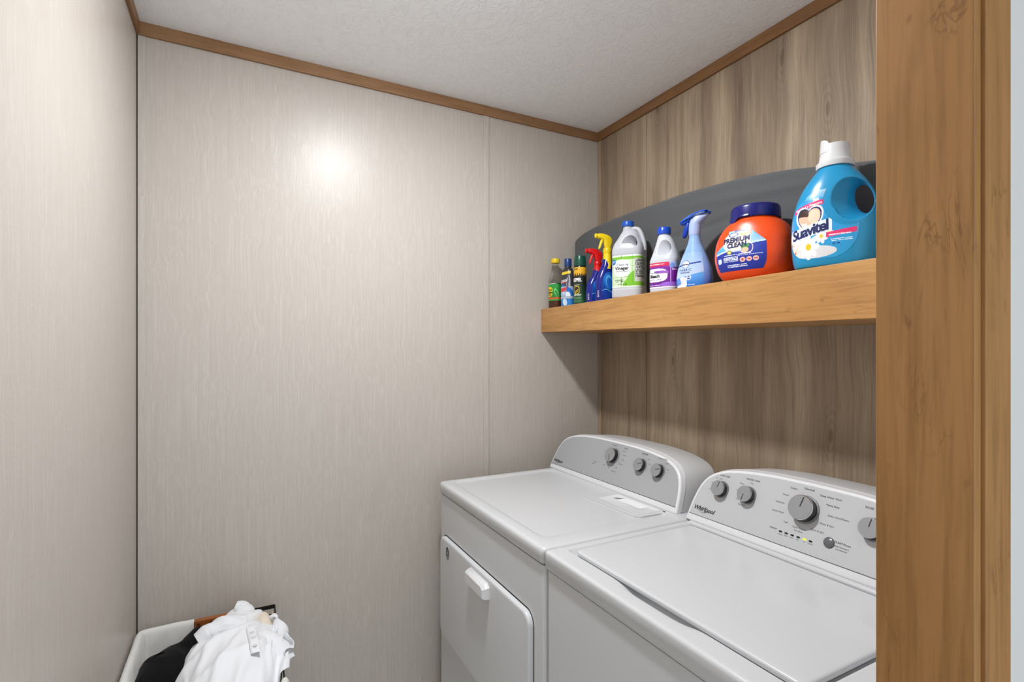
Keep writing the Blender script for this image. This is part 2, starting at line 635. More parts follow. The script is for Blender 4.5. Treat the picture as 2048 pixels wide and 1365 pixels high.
def make_knob(root, y, t, r, ang, depth=.020, panel=None):
    c = np.array([(math.cos(2 * PI * i / 40), math.sin(2 * PI * i / 40)) for i in range(40)])
    def rr(rad, h):
        return np.array([cp(y - a * rad, t + b * rad, h) for a, b in c])
    v, f = loft([rr(r * 1.13, 0.0), rr(r * 1.13, .0025), rr(r * 1.06, .004)], False, True)
    k = mk('knob', v, f, M['knob_skirt'], root)
    v, f = loft([rr(r * 1.0, .003), rr(r * .97, depth - .004)], False, True)
    mk('grip', v, f, M['knob_dark'], k)
    v, f = loft([rr(r * .97, depth - .004), rr(r * 1.0, depth - .003), rr(r * 1.0, depth - .0012), rr(r * .96, depth)], False, True)
    mk('chrome_ring', v, f, M['chrome'], k)
    v, f = loft([rr(r * .93, depth - .001), rr(r * .92, depth + .0004)], False, True)
    mk('knob_face', v, f, M['knob_face'], k)
    # pointer line from near the centre to the rim
    d = np.array([math.sin(ang), math.cos(ang)])       # right, up
    n = np.array([d[1], -d[0]])
    P = []
    for s, q in ((.05, -1), (.05, 1), (.86, 1), (.86, -1)):
        e = d * r * s + n * q * r * .045
        P.append(cp(y - e[0], t + e[1], depth + .0008))
    mk('pointer', P, [(0, 1, 2, 3)], M['ink_dark'], k, smooth=False)
    return k

def console_text(root, body, y, t, size, mat, shear=0.0, bold=0.0, name='lettering', h=.0011):
    v, f = text2d(body, size, shear, bold)
    P = [cp(y - a, t + b, h) for a, b in v]
    return mk(name, P, f, mat, root, smooth=False)

def wordmark(root, y, t, s):
    """the maker's slanted wordmark with its loop"""
    v, f = text2d('Whirlpool', s, 0.30, 0.0004)
    P = [cp(y - a, t + b, .0011) for a, b in v]
    parts = [(np.array(P), f)]
    loop = []
    for i in range(29):
        a = 2 * PI * i / 28 * .86 + .7
        loop.append(cp(y - (s * .10 + s * 1.0 * math.cos(a)), t - s * .12 + s * .42 * math.sin(a) + s * .12 * math.cos(a), .0012))
    tv, tf = tube(loop, s * .018, 5)
    parts.append((tv, tf))
    v, f = merge(*parts)
    mk('wordmark', v, f, M['ink_dark'], root, smooth=False)

ZD = rel(-.475)      # deck height of both machines

def cabinet(root, x0, x1, y0, y1, z1):
    p = rrect(x0, x1, y0, y1, .012, 6)
    v, f = loft([ring(p, .02), ring(p, z1)], True, True)
    return mk('cabinet_body', v, f, M['enamel_body'], root)

def feet(root, x0, x1, y0, y1):
    for x in (x0 + .05, x1 - .05):
        for y in (y0 + .05, y1 - .05):
            c = np.array([(x + .02 * math.cos(a), y + .02 * math.sin(a)) for a in np.linspace(0, 2 * PI, 13)[:-1]])
            v, f = loft([ring(c, 0), ring(c, .022)])
            mk('foot', v, f, M['knob_dark'], root)

# --- dryer
DX0, DX1, DY0, DY1 = .640, 1.335, 1.058, 1.789
dryer = thing('dryer', (.98, 1.42, 0), 'white clothes dryer standing against the beige wall with door handle in front', 'dryer')
cabinet(dryer, DX0 + .006, DX1, DY0 + .002, DY1 - .002, rel(-.5190))
feet(dryer, DX0, DX1, DY0, DY1)
rings = []
o0 = rrect(DX0, DX1, DY0, DY1, .016, 8)
rings.append(ring(offset_poly(o0, .004), rel(-.514)))
rings.append(ring(o0, rel(-.511)))
rings.append(ring(o0, ZD - .012))
for a in np.linspace(0, PI / 2, 6)[1:]:
    rings.append(ring(offset_poly(o0, .012 * (1 - math.cos(a))), ZD - .012 + .012 * math.sin(a)))
pn = rrect(DX0 + .046, 1.100, 1.128, 1.752, .03, 8)
rings.append(ring(offset_poly(pn, -.010), ZD))
rings.append(ring(offset_poly(pn, -.004), ZD - .0016))
rings.append(ring(pn, ZD - .0052))
rings.append(ring(offset_poly(pn, .006), ZD - .0055))
v, f = loft(rings, True, True)
mk('top_deck', v, f, M['enamel'], dryer, sharp=60)
# lint screen lid beside the console
lp = np.array([(1.000, 1.390), (1.004, 1.150), (1.018, 1.137), (1.112, 1.132), (1.112, 1.388)])[::-1]
if True:
    a = lp[:, 0] * np.roll(lp[:, 1], -1) - np.roll(lp[:, 0], -1) * lp[:, 1]
    if a.sum() < 0:
        lp = lp[::-1]
v, f = loft([ring(lp, ZD - .0058), ring(lp, ZD - .0012), ring(offset_poly(lp, .0012), ZD)], False, True)
ll = mk('lint_screen_lid', v, f, M['enamel'], dryer, sharp=30)
gp = rrect(1.022, 1.106, 1.150, 1.345, .012, 5)
v, f = loft([ring(gp, ZD - .0002), ring(gp, ZD + .0006), ring(offset_poly(gp, .002), ZD + .0006), ring(offset_poly(gp, .003), ZD + .0001)], False, True)
mk('grip_recess', v, f, M['white_plastic'], ll, sharp=30)
mk('sticker', [(1.060, 1.300, ZD + .0005), (1.060, 1.190, ZD + .0005), (1.094, 1.190, ZD + .0005), (1.094, 1.290, ZD + .0005)], [(0, 1, 2, 3)], plain('pale_sticker', C(240, 240, 240), .4), ll, smooth=False)
mk('arrow_mark', [(1.066, 1.323, ZD + .0005), (1.066, 1.302, ZD + .0005), (1.092, 1.300, ZD + .0005)], [(0, 1, 2)], M['ink_grey'], ll, smooth=False)
# front door panel: proud rounded plate with a flat dark ring round it
def yz_ring(p, x):
    return np.array([(x, b, c) for b, c in p])
FX = DX0 + .006
dp = rrect(1.112, 1.752, rel(-1.005), rel(-.656), .032, 8)
v, f = loft([yz_ring(dp, FX + .001), yz_ring(dp, FX - .0105), yz_ring(offset_poly(dp, .0015), FX - .013), yz_ring(offset_poly(dp, .004), FX - .0145), yz_ring(offset_poly(dp, .008), FX - .015)], False, True)
door = mk('door_panel', v, [q[::-1] for q in f], M['enamel_body'], dryer, sharp=50)
gv, gf = loft([yz_ring(offset_poly(dp, -.004), FX - .0006), yz_ring(offset_poly(dp, .002), FX - .0006)], False, False)
mk('door_gap_shade', gv, [q[::-1] for q in gf], M['dark'], dryer, smooth=False)  # shade of the door gap put in as a flat dark ring
# handle: a lip hooked downward, chamfered ends
hx = FX - .015
hp = [(1.462, -.668), (1.456, -.664), (1.334, -.664), (1.322, -.674), (1.322, -.706), (1.462, -.706)]
hp = np.array([(a + .014, rel(b - .006)) for a, b in hp])
a = hp[:, 0] * np.roll(hp[:, 1], -1) - np.roll(hp[:, 0], -1) * hp[:, 1]
if a.sum() < 0:
    hp = hp[::-1]
def hring(p, x, dz=0.0):
    return np.array([(x, b, c + dz) for b, c in p])
hc = hp.mean(0)
def shr(fx, fz):
    q = hp - hc
    q = q * np.array([fx, fz])
    return q + hc
v, f = loft([hring(hp, hx + .001), hring(hp, hx - .004), hring(shr(.985, .95), hx - .012, -.001), hring(shr(.93, .80), hx - .019, -.003), hring(shr(.90, .68), hx - .022, -.0035)], False, True)
mk('handle', v, [q[::-1] for q in f], M['white_plastic'], door, sharp=35)
# round service badge
bc = np.array([(1.674 + .0155 * math.cos(t), rel(-.698) + .022 * math.sin(t)) for t in np.linspace(0, 2 * PI, 25)[:-1]])
v, f = loft([yz_ring(bc, hx), yz_ring(bc, hx - .0006)], False, True)
bd = mk('badge', v, [q[::-1] for q in f], plain('badge_grey', C(120, 120, 122), .4), door, smooth=False)
for nm, yy, zz, ry, rz, mt in (('badge_ring', 1.674, -.690, .012, .014, M['ink_dark']), ('badge_drop', 1.674, -.691, .007, .009, M['silver_light']), ('badge_core', 1.673, -.689, .004, .006, M['ink_dark'])):
    c2 = np.array([(yy + ry * math.cos(t), rel(zz) + rz * math.sin(t)) for t in np.linspace(0, 2 * PI, 21)[:-1]])
    off = {'badge_ring': .0008, 'badge_drop': .0010, 'badge_core': .0012}[nm]
    v = yz_ring(c2, hx - off)
    mk(nm, v, [tuple(range(len(v) - 1, -1, -1))], mt, bd, smooth=False)
# console
DC = 1.447
cpan = make_console(dryer, DC, .346, .170, M['silver'])
make_knob(dryer, 1.4361, .1144, .0245, math.radians(160), .022)
make_knob(dryer, 1.2922, .1088, .0205, math.radians(68))
make_knob(dryer, 1.2107, .1070, .0205, math.radians(72))
wordmark(cpan, 1.746, .036, .0150)
for s, y, t, sz in (('MOISTURE', 1.2923, .1480, .0062), ('CYCLE SIGNAL', 1.2106, .1470, .0062), ('ON', 1.269, .134, .0045), ('OFF', 1.258, .120, .0045),
                    ('LOUD', 1.190, .136, .0045), ('OFF', 1.178, .118, .0045), ('Timed Dry', 1.4484, .1515, .0055), ('Normal', 1.3869, .1500, .0058), ('More Dry', 1.392, .140, .0045),
                    ('Less Dry', 1.384, .126, .0045), ('Damp', 1.384, .110, .0045), ('Cool Down', 1.390, .094, .0045), ('Wrinkle', 1.524, .0767, .0055), ('Shield', 1.530, .069, .0055),
                    ('40', 1.492, .124, .0045), ('30', 1.496, .113, .0045), ('20', 1.496, .102, .0045), ('10', 1.493, .091, .0045), ('Off', 1.470, .0755, .005), ('Heavy Duty', 1.4124, .0640, .0055), ('High', 1.405, .078, .0045), ('Dry', 1.440, .070, .0045)):
    console_text(cpan, s, y, t, sz, M['ink_dark'] if sz > .0056 else M['ink_grey'])

# --- washer
WX0, WX1, WY0, WY1 = .640, 1.335, .402, 1.052
washer = thing('washer', (.98, .727, 0), 'white top loading washing machine nearest the wooden post with lid closed', 'washing machine')
cabinet(washer, WX0 + .006, WX1, WY0 + .002, WY1 - .002, rel(-.5215))
feet(washer, WX0, WX1, WY0, WY1)
o0 = rrect(WX0, WX1, WY0, WY1, .010, 8)
rings = [ring(offset_poly(o0, .004), rel(-.518)), ring(o0, rel(-.515)), ring(o0, ZD - .008)]
for a in np.linspace(0, PI / 2, 5)[1:]:
    rings.append(ring(offset_poly(o0, .008 * (1 - math.cos(a))), ZD - .008 + .008 * math.sin(a)))
ix0, ix1, iy0, iy1 = WX0 + .016, 1.118, WY0 + .012, WY1 - .012
ir = rrect(ix0, ix1, iy0, iy1, .0005, 8)
rings.append(ring(ir, ZD))
# deck: sloping rims round a tray, with a finger scoop in front of the lid
LX0, LX1, LY0, LY1 = .704, 1.090, .452, 1.016      # lid
def tray(x, y):
    ox = np.maximum(np.maximum(LX0 - x, x - LX1), 0)
    oy = np.maximum(np.maximum(LY0 - y, y - LY1), 0)
    d = np.hypot(ox, oy)
    inside = d <= 0
    z = -.0125 * np.clip(1 - (d - .002) / .012, 0, 1) ** 1.0
    z = np.where(inside, -.0125, z)
    # scoop
    s = np.exp(-((y - .733) / .085) ** 4) * np.exp(-(np.maximum(np.abs(x - .704) - .004, 0) / .014) ** 2)
    return z - .022 * s
gx = np.unique(np.concatenate([np.linspace(ix0, .735, 40), np.linspace(.735, 1.07, 12), np.linspace(1.07, ix1, 24)]))
gy = np.unique(np.concatenate([np.linspace(iy0, .47, 24), np.linspace(.47, 1.0, 60), np.linspace(1.0, iy1, 24)]))
GX, GY = np.meshgrid(gx, gy)
gv = np.column_stack([GX.ravel(), GY.ravel(), (ZD + tray(GX, GY)).ravel()])
nx = len(gx)
gf = [(j * nx + i, j * nx + i + 1, (j + 1) * nx + i + 1, (j + 1) * nx + i) for j in range(len(gy) - 1) for i in range(nx - 1)]
v, f = merge(loft(rings, True, False), (gv, gf))
rings2 = [ring(ir, ZD), ring(np.array([(WX1 - .01 if p[0] > 1.0 else 1.118, p[1]) for p in ir]), ZD)]
back = [(1.118, iy0, ZD), (WX1 - .008, iy0, ZD), (WX1 - .008, iy1, ZD), (1.118, iy1, ZD)]
v, f = merge((v, f), (np.array(back), [(0, 1, 2, 3)]))
mk('top_deck', v, f, M['enamel'], washer, sharp=60)
# lid, bowed a little, edges rolled
lo = rrect(LX0, LX1 - .004, LY0, LY1, .016, 8)
def lidz(p, z):
    q = ring(p, z)
    return q
rings = [lidz(offset_poly(lo, .006), ZD - .0100), lidz(lo, ZD - .0080), lidz(lo, ZD - .0030)]
for a in np.linspace(0, PI / 2, 5)[1:]:
    rings.append(lidz(offset_poly(lo, .0055 * (1 - math.cos(a))), ZD - .0030 + .0045 * math.sin(a)))
for d, h in ((.012, .0018), (.05, .0025), (.12, .0028)):
    rings.append(lidz(rrect(LX0 + d, LX1 - .004 - d, LY0 + d, LY1 - d, .014, 8), ZD + h))
v, f = loft(rings, True, True)
mk('lid', v, f, M['enamel'], washer, sharp=60)
# hinge-side raised strip in front of the console
v, f = tube([(1.1015, WY0 + .03, ZD - .002), (1.1015, WY1 - .022, ZD - .002)], .006, 12, flat=(.0085, .0085))
mk('rear_rib', v, f, M['enamel'], washer)
WC = .733
wpan = make_console(washer, WC, .333, .181, M['silver_light'])
make_knob(washer, .9752, .1063, .0205, math.radians(12))
make_knob(washer, .8934, .1107, .0205, math.radians(188))
make_knob(washer, .7422, .1152, .0290, math.radians(10), .024)
make_knob(washer, .5967, .1131, .0215, math.radians(8))
wordmark(wpan, 1.012, .0405, .0165)
for s, y, t, sz in (('LOAD SIZE', .9752, .1440, .0066), ('WATER TEMP', .8914, .1515, .0066), ('Normal', .7437, .1630, .0078), ('Colors', .7809, .157, .0064),
                    ('Casual', .7969, .1376, .0060), ('Delicates', .8057, .1165, .0060), ('Quick Wash', .8058, .0939, .0060), ('Soak', .7799, .0746, .0058), ('Clean Washer', .7457, .0700, .0058),
                    ('with affresh', .7457, .0630, .0045), ('Rinse & Spin', .7050, .0765, .0060), ('Drain & Spin', .6880, .0952, .0060), ('Bulky Items/Sheets', .6680, .1166, .0060), ('Heavy Duty', .6850, .1391, .0062),
                    ('Deep Water Wash', .6930, .1560, .0062), ('RINSE', .6121, .1551, .0066), ('START/Pause', .6475, .0655, .0062), ('Add Garments', .6475, .0575, .0050), ('Lid Unlocked', .6475, .0515, .0045),
                    ('SENSING', .8060, .0525, .0048), ('Sensing', .7866, .0435, .0038), ('Wash', .772, .0442, .0038), ('Rinse', .7571, .0444, .0038), ('Spin', .7427, .0445, .0038), ('Lid', .7278, .0445, .0038), ('Locked', .7136, .0445, .0038),
                    ('Auto', .9860, .134, .0048), ('Sm', .999, .134, .0045), ('Med', 1.008, .119, .0048), ('Large', 1.009, .100, .0052), ('Hot', .8914, .1430, .0048), ('Warm', .920, .136, .0050), ('Cool', .927, .117, .0050), ('Cold', .921, .095, .0050), ('Tap Cold', .906, .083, .0050)):
    console_text(wpan, s, y, t, sz, M['ink_dark'] if s.isupper() or s == 'Normal' or sz > .0061 else M['ink_grey'])
for i, y in enumerate((.7866, .7720, .7571, .7427, .7278, .7136)):
    p = rrect(-.0042, .0042, -.0019, .0019, .0018, 5)
    v = np.array([cp(y - a, .0500 + b, .0012) for a, b in p])
    mk('indicator_lamp', v, [tuple(range(len(v)))], M['led_on'] if i == 4 else M['led_off'], washer, smooth=False)
c = np.array([(math.cos(2 * PI * i / 28), math.sin(2 * PI * i / 28)) for i in range(28)])
rr = lambda r, h: np.array([cp(.6748 - a * r, .0599 + b * r, h) for a, b in c])
v, f = loft([rr(.0118, 0), rr(.0118, .002), rr(.0105, .0034), rr(.0098, .003), rr(.006, .0046), rr(.002, .005)], False, True)
mk('start_button', v, f, plain('dark_grey_button', C(98, 98, 102), .25), washer)

# ------------------------------------------------------------------ shelf
SX0 = 1.141
shelf = thing('wall_shelf', (1.29, 1.1, rel(.08)), 'thick boxed oak shelf under the cleaning bottles on the wood grain wall', 'shelf')
SY0, SY1 = .318, YB - .001
def shz(y, top):                # the shelf hangs a hair out of level
    k = (1.9 - y) / (1.9 - .586)
    return rel(.178 + .011 * k) if top else rel(.079 - .013 * k)
def slanted(x0, x1, y0, y1, t0, t1):
    """board between heights t0(y), t1(y)"""
    bm = boxbm(x0, x1, y0, y1, 0, 1, 0)
    for v in bm.verts:
        v.co.z = t0(v.co.y) if v.co.z < .5 else t1(v.co.y)
    return bm
def bevelled(bm, w):
    bmesh.ops.bevel(bm, geom=list(bm.edges), offset=w, segments=2, profile=.5, affect='EDGES')
    return bm
mkbm('fascia_board', bevelled(slanted(SX0, SX0 + .019, SY0, SY1, lambda y: shz(y, 0), lambda y: shz(y, 1)), .0015), M['shelf_oak'], shelf, wn=True)
mkbm('top_board', slanted(SX0 + .0195, XW - .001, SY0, SY1, lambda y: shz(y, 1) - .02, lambda y: shz(y, 1)), M['shelf_oak'], shelf)
mkbm('bottom_board', slanted(SX0 + .0195, XW - .001, SY0, SY1, lambda y: shz(y, 0), lambda y: shz(y, 0) + .016), M['shelf_oak'], shelf)

# ------------------------------------------------------------------ bottles
class Loft:
    """a body of super-elliptic sections (z, half width, half depth, exponent, x offset)"""
    def __init__(s, secs):
        s.a = np.array([list(q) + [2.0, 0.0][len(q) - 3:] for q in secs], float)
    def at(s, z):
        z = np.asarray(z, float)
        return [pchip(s.a[:, 0], s.a[:, i], z) for i in (1, 2, 3, 4)]
    def pt(s, al, z, off=0.0):
        hw, hd, n, xo = s.at(z)
        hw = hw + off
        hd = hd + off
        sn, cs = np.sin(al), np.cos(al)
        return np.stack([xo + hw * np.sign(sn) * np.abs(sn) ** (2 / n), -hd * np.sign(cs) * np.abs(cs) ** (2 / n), z + 0 * al], -1)
    def mesh(s, nz=48, na=56, cap=True):
        z0, z1 = s.a[0, 0], s.a[-1, 0]
        zs = np.unique(np.concatenate([np.linspace(z0, z1, nz), s.a[:, 0]]))
        al = np.linspace(0, 2 * PI, na + 1)[:-1]
        # even spacing for boxy sections
        rings = []
        for z in zs:
            P = s.pt(al, np.full(na, z))
            rings.append(P)
        v, f = loft(rings, cap, cap)
        return v, f
    def arc(s, S, Z, off):
        """surface points for arc length S from the front line at heights Z (flat arrays)"""
        out = np.zeros((len(S), 3))
        al = np.linspace(-PI * .95, PI * .95, 381)
        for z in np.unique(np.round(Z, 6)):
            k = np.abs(Z - z) < 2e-6
            P = s.pt(al, np.full(len(al), z), off)
            L = np.concatenate([[0], np.cumsum(np.linalg.norm(np.diff(P[:, :2], axis=0), axis=1))])
            L -= np.interp(0, al, L)
            a = np.interp(S[k], L, al)
            out[k] = s.pt(a, np.full(k.sum(), z), off)
        return out

def _arc_free(s, S, Z, off):
    # like arc, for scattered points: rows of 0.5 mm, blended
    step = .0005
    lo = np.floor(Z / step) * step
    a = s.arc(S, lo, off)
    b = s.arc(S, lo + step, off)
    k = ((Z - lo) / step)[:, None]
    return a * (1 - k) + b * k
Loft.arc_free = _arc_free

def bottle_root(name, X, Y, yaw, label, cat, z=None):
    zz = shz(Y, 1) + .0005 if z is None else z
    return thing(name, (X, Y, zz), label, cat, -PI / 2 + math.radians(yaw), None)

def lmk(name, vf, mat, parent, sharp=45, smooth=True):
    return mk(name, vf[0], vf[1], mat, parent, local=True, smooth=smooth, sharp=sharp)

def label_patch(lf, parent, s0, s1, z0, z1, nx, ny, paint, off=.0004, name='label', mat='print'):
    """a printed label wrapped on the body; paint(u, v) -> rgb array, mask"""
    s = np.linspace(s0, s1, nx + 1)
    z = np.linspace(z0, z1, ny + 1)
    S, Z = np.meshgrid(s, z)
    P = lf.arc(S.ravel(), Z.ravel(), off)
    U, V = np.meshgrid((np.arange(nx) + .5) / nx, (np.arange(ny) + .5) / ny)
    col, mask = paint(U, V)
    idx = np.arange((nx + 1) * (ny + 1)).reshape(ny + 1, nx + 1)
    quads = np.stack([idx[:-1, :-1], idx[:-1, 1:], idx[1:, 1:], idx[1:, :-1]], -1)[mask]
    cols = col[mask]
    used, inv = np.unique(quads.ravel(), return_inverse=True)
    quads = inv.reshape(-1, 4)
    me = bpy.data.meshes.new(name)
    me.from_pydata(P[used].tolist(), [], quads.tolist())
    at = me.color_attributes.new('ink', 'FLOAT_COLOR', 'CORNER')
    cc = np.repeat(np.column_stack([cols, np.ones(len(cols))]), 4, axis=0)
    at.data.foreach_set('color', cc.ravel().astype(np.float32))
    finish(me, M[mat], True, None)
    o = bpy.data.objects.new(name, me)
    COL.objects.link(o)
    o.parent = parent
    return o

def wrap_text(lf, parent, body, s, z, size, mat, shear=0.0, bold=0.0, rot=0.0, off=.0009, bend=0.0, spacing=1.0, name='lettering'):
    v, f = text2d(body, size, shear, bold, spacing)
    if not len(v):
        return None
    c, sn = math.cos(rot), math.sin(rot)
    x = v[:, 0] * c - v[:, 1] * sn
    y = v[:, 0] * sn + v[:, 1] * c
    y = y + bend * x * x
    P = lf.arc_free(s + x, z + y, off)
    return mk(name, P, f, mat, parent, local=True, smooth=False)

class Ink:
    """small painter on (u, v) grids"""
    def __init__(s, U, V, base, asp=1.0):
        s.U, s.V, s.asp = U, V, asp
        s.c = np.empty(U.shape + (3,))
        s.c[:] = C(*base)[:3]
        s.m = np.ones(U.shape, bool)
    def put(s, k, rgb):
        s.c[k] = C(*rgb)[:3]
    def rect(s, u0, u1, v0, v1, rgb, slope=0.0):
        V = s.V - slope * (s.U - .5)
        s.put((s.U > u0) & (s.U < u1) & (V > v0) & (V < v1), rgb)
    def ell(s, u, v, ru, rv, rgb, rot=0.0, n=2.0):
        a, b = (s.U - u), (s.V - v) / s.asp
        c, sn = math.cos(rot), math.sin(rot)
        x, y = a * c + b * sn, -a * sn + b * c
        k = np.abs(x / ru) ** n + np.abs(y / (rv / s.asp)) ** n < 1
        s.put(k, rgb)
        return k
    def grad(s, k, v0, c0, v1, c1):
        t = np.clip((s.V - v0) / (v1 - v0), 0, 1)[..., None]
        q = np.array(C(*c0)[:3]) * (1 - t) + np.array(C(*c1)[:3]) * t
        s.c[k] = q[k]
    def scribble(s, u0, u1, v0, v1, rgb, rows, seed, fill=.62):
        """tiny unreadable lines of print"""
        rng = np.random.default_rng(seed)
        k = (s.U > u0) & (s.U < u1) & (s.V > v0) & (s.V < v1)
        r = ((s.V - v0) / (v1 - v0) * rows)
        ri = np.clip(r.astype(int), 0, rows - 1)
        cell = np.clip(((s.U - u0) / (u1 - u0) * 46).astype(int), 0, 45)
        tab = rng.random((rows, 46)) < fill
        s.put(k & (r - ri > .35) & tab[ri, cell], rgb)
    def daisy(s, u, v, r, petal, core, k=8, ph=0.0):
        a, b = s.U - u, (s.V - v) / s.asp
        d = np.hypot(a, b)
        th = np.arctan2(b, a) + ph
        s.put(d < r * (.62 + .38 * np.abs(np.cos(th * k / 2))), petal)
        s.put(d < r * .26, core)

def spray_poly(pts, th, bev, name, mat, parent):
    """a plate-like part: (x,z) outline, thickness th in y, rolled edges"""
    p = np.array(pts, float)
    a = p[:, 0] * np.roll(p[:, 1], -1) - np.roll(p[:, 0], -1) * p[:, 1]
    if a.sum() < 0:
        p = p[::-1]
    # round the corners by two passes of corner cutting
    for _ in range(2):
        q = []
        for i in range(len(p)):
            A, B = p[i], p[(i + 1) % len(p)]
            q += [A * .78 + B * .22, A * .22 + B * .78]
        p = np.array(q)
    rings = []
    h = th / 2
    for y, d in [(h, bev), (h - bev * .3, bev * .3), (h - bev, 0), (-h + bev, 0), (-h + bev * .3, bev * .3), (-h, bev)]:
        pp = offset_poly(p, d)
        rings.append(np.array([(x, y, z) for x, z in pp]))
    v, f = loft(rings)
    return mk(name, v, f, mat, parent, local=True, sharp=50)

def screw_cap(parent, z0, z1, r, mat, ribs=24, x=0.0, name='cap', dome=.002):
    k = ribs * 2
    def rg(rad, z, rib):
        return np.array([(x + (rad + (rib if i % 2 else 0)) * math.cos(2 * PI * i / k), (rad + (rib if i % 2 else 0)) * math.sin(2 * PI * i / k), z) for i in range(k)])
    rb = r * .03
    v, f = loft([rg(r, z0, 0), rg(r, z0 + .003, rb), rg(r * .985, z1 - dome * 1.5, rb), rg(r * .93, z1 - dome * .3, 0), rg(r * .8, z1, 0)])
    return lmk(name, (v, f), mat, parent, 35)

def disc_lathe(prof, na=32, x=0.0):
    """(r,z) profile -> verts, faces"""
    rings = [np.array([(x + r * math.cos(2 * PI * i / na), r * math.sin(2 * PI * i / na), z) for i in range(na)]) for r, z in prof]
    return loft(rings)

def funnel(cx, cz, rx, rz, hx, hz, hy, tilt=0.0, dx=0.0, na=48, expo=2.0):
    """cutter shaped like two funnels meeting: big oval outside, small oval hole in the middle"""
    rings = []
    for t in np.linspace(-1, 1, 25):
        k = abs(t) ** expo
        ax, az = hx + (rx - hx) * k, hz + (rz - hz) * k
        ox = dx * (1 - k)
        P = []
        for i in range(na):
            a = 2 * PI * i / na
            x, z = ax * math.cos(a), az * math.sin(a)
            P.append((cx + ox + x * math.cos(tilt) - z * math.sin(tilt), t * hy, cz + x * math.sin(tilt) + z * math.cos(tilt)))
        rings.append(np.array(P))
    v, f = loft(rings)
    return v, f

def cut(vf, cutter, smooth_it=3):
    """boolean difference, returns verts, faces"""
    def tmp(vf):
        me = bpy.data.meshes.new('tmp')
        me.from_pydata([tuple(p) for p in vf[0]], [], [tuple(int(i) for i in q) for q in vf[1]])
        bm = bmesh.new()
        bm.from_mesh(me)
        bmesh.ops.recalc_face_normals(bm, faces=bm.faces)
        bm.to_mesh(me)
        bm.free()
        ob = bpy.data.objects.new('tmp', me)
        COL.objects.link(ob)
        return ob
    A, B = tmp(vf), tmp(cutter)
    md = A.modifiers.new('b', 'BOOLEAN')
    md.operation = 'DIFFERENCE'
    md.object = B
    md.solver = 'EXACT'
    rm = A.modifiers.new('r', 'REMESH')
    rm.mode = 'VOXEL'
    rm.voxel_size = .0016
    sm = A.modifiers.new('s', 'SMOOTH')
    sm.iterations = smooth_it
    sm.factor = .5
    me = evaluate(A)
    v = np.array([tuple(p.co) for p in me.vertices])
    f = [tuple(p.vertices) for p in me.polygons]
    for q in (A, B):
        m = q.data
        bpy.data.objects.remove(q)
        bpy.data.meshes.remove(m)
    bpy.data.meshes.remove(me)
    return v, f

def P_(name, rgb, rough=.3, **k):
    return plain(name, C(*rgb), rough, **k)

ink_w = P_('white_print', (240, 240, 240), .4)
ink_n = P_('navy_print', (24, 34, 92), .4)
ink_k = P_('black_print', (28, 28, 30), .4)
ink_y = P_('yellow_print', (236, 208, 40), .4)
blue_cap = P_('blue_cap_plastic', (24, 82, 178), .32)

# --- clear bottle with amber cleaner, beside the beige wall
t = bottle_root('cleaner_bottle', 1.186, 1.856, 24, 'clear bottle of brown liquid cleaner with yellow cap and green label at the shelf end', 'bottle')
lf = Loft([(0, .024, .019, 2.6), (.004, .0275, .022, 2.8), (.03, .0275, .022, 2.8), (.105, .0275, .022, 2.8), (.125, .0262, .021, 2.5), (.150, .0215, .018, 2.2), (.172, .0155, .0145, 2.0), (.186, .0145, .0145, 2.0), (.196, .0145, .0145, 2.0)])
lmk('body', lf.mesh(), plain('clear_plastic', C(226, 222, 214), .06, trans=.92, ior=1.06), t)
lq = Loft([(-.0002, .0243, .0193, 2.6), (.004, .0278, .0223, 2.8), (.03, .0278, .0223, 2.8), (.096, .0278, .0223, 2.8), (.100, .0262, .0207, 2.8)])
lmk('liquid', lq.mesh(16), plain('brown_cleaner', C(74, 44, 26), .12, spec=.5), t)
screw_cap(t, .193, .212, .0178, P_('yellow_cap_plastic', (238, 200, 28)), 20)
def paint(U, V):
    k = Ink(U, V, (20, 120, 60), .6)
    k.grad(U < 2, 0, (14, 112, 52), 1, (48, 160, 66))
    k.rect(.0, 1, .94, 1, (16, 84, 48))
    k.rect(.12, .62, .955, .985, (230, 235, 225))
    k.ell(.30, .60, .17, .20, (238, 206, 36))
    k.ell(.28, .36, .18, .14, (226, 190, 26))
    k.ell(.30, .47, .15, .05, (36, 60, 24))
    k.ell(.66, .45, .10, .26, (120, 200, 110), .2)
    k.ell(.68, .40, .06, .20, (40, 140, 60), .2)
    k.rect(0, 1, .08, .19, (214, 94, 46))
    k.rect(0, 1, 0, .07, (60, 168, 62))
    return k.c, k.m
lb = label_patch(lf, t, -.042, .050, .033, .106, 90, 76, paint, off=.0008)
wrap_text(lf, lb, 'PINE', -.014, .0775, .012, ink_k, bold=.0004)
wrap_text(lf, lb, 'SOL', -.015, .058, .012, ink_k, bold=.0004)

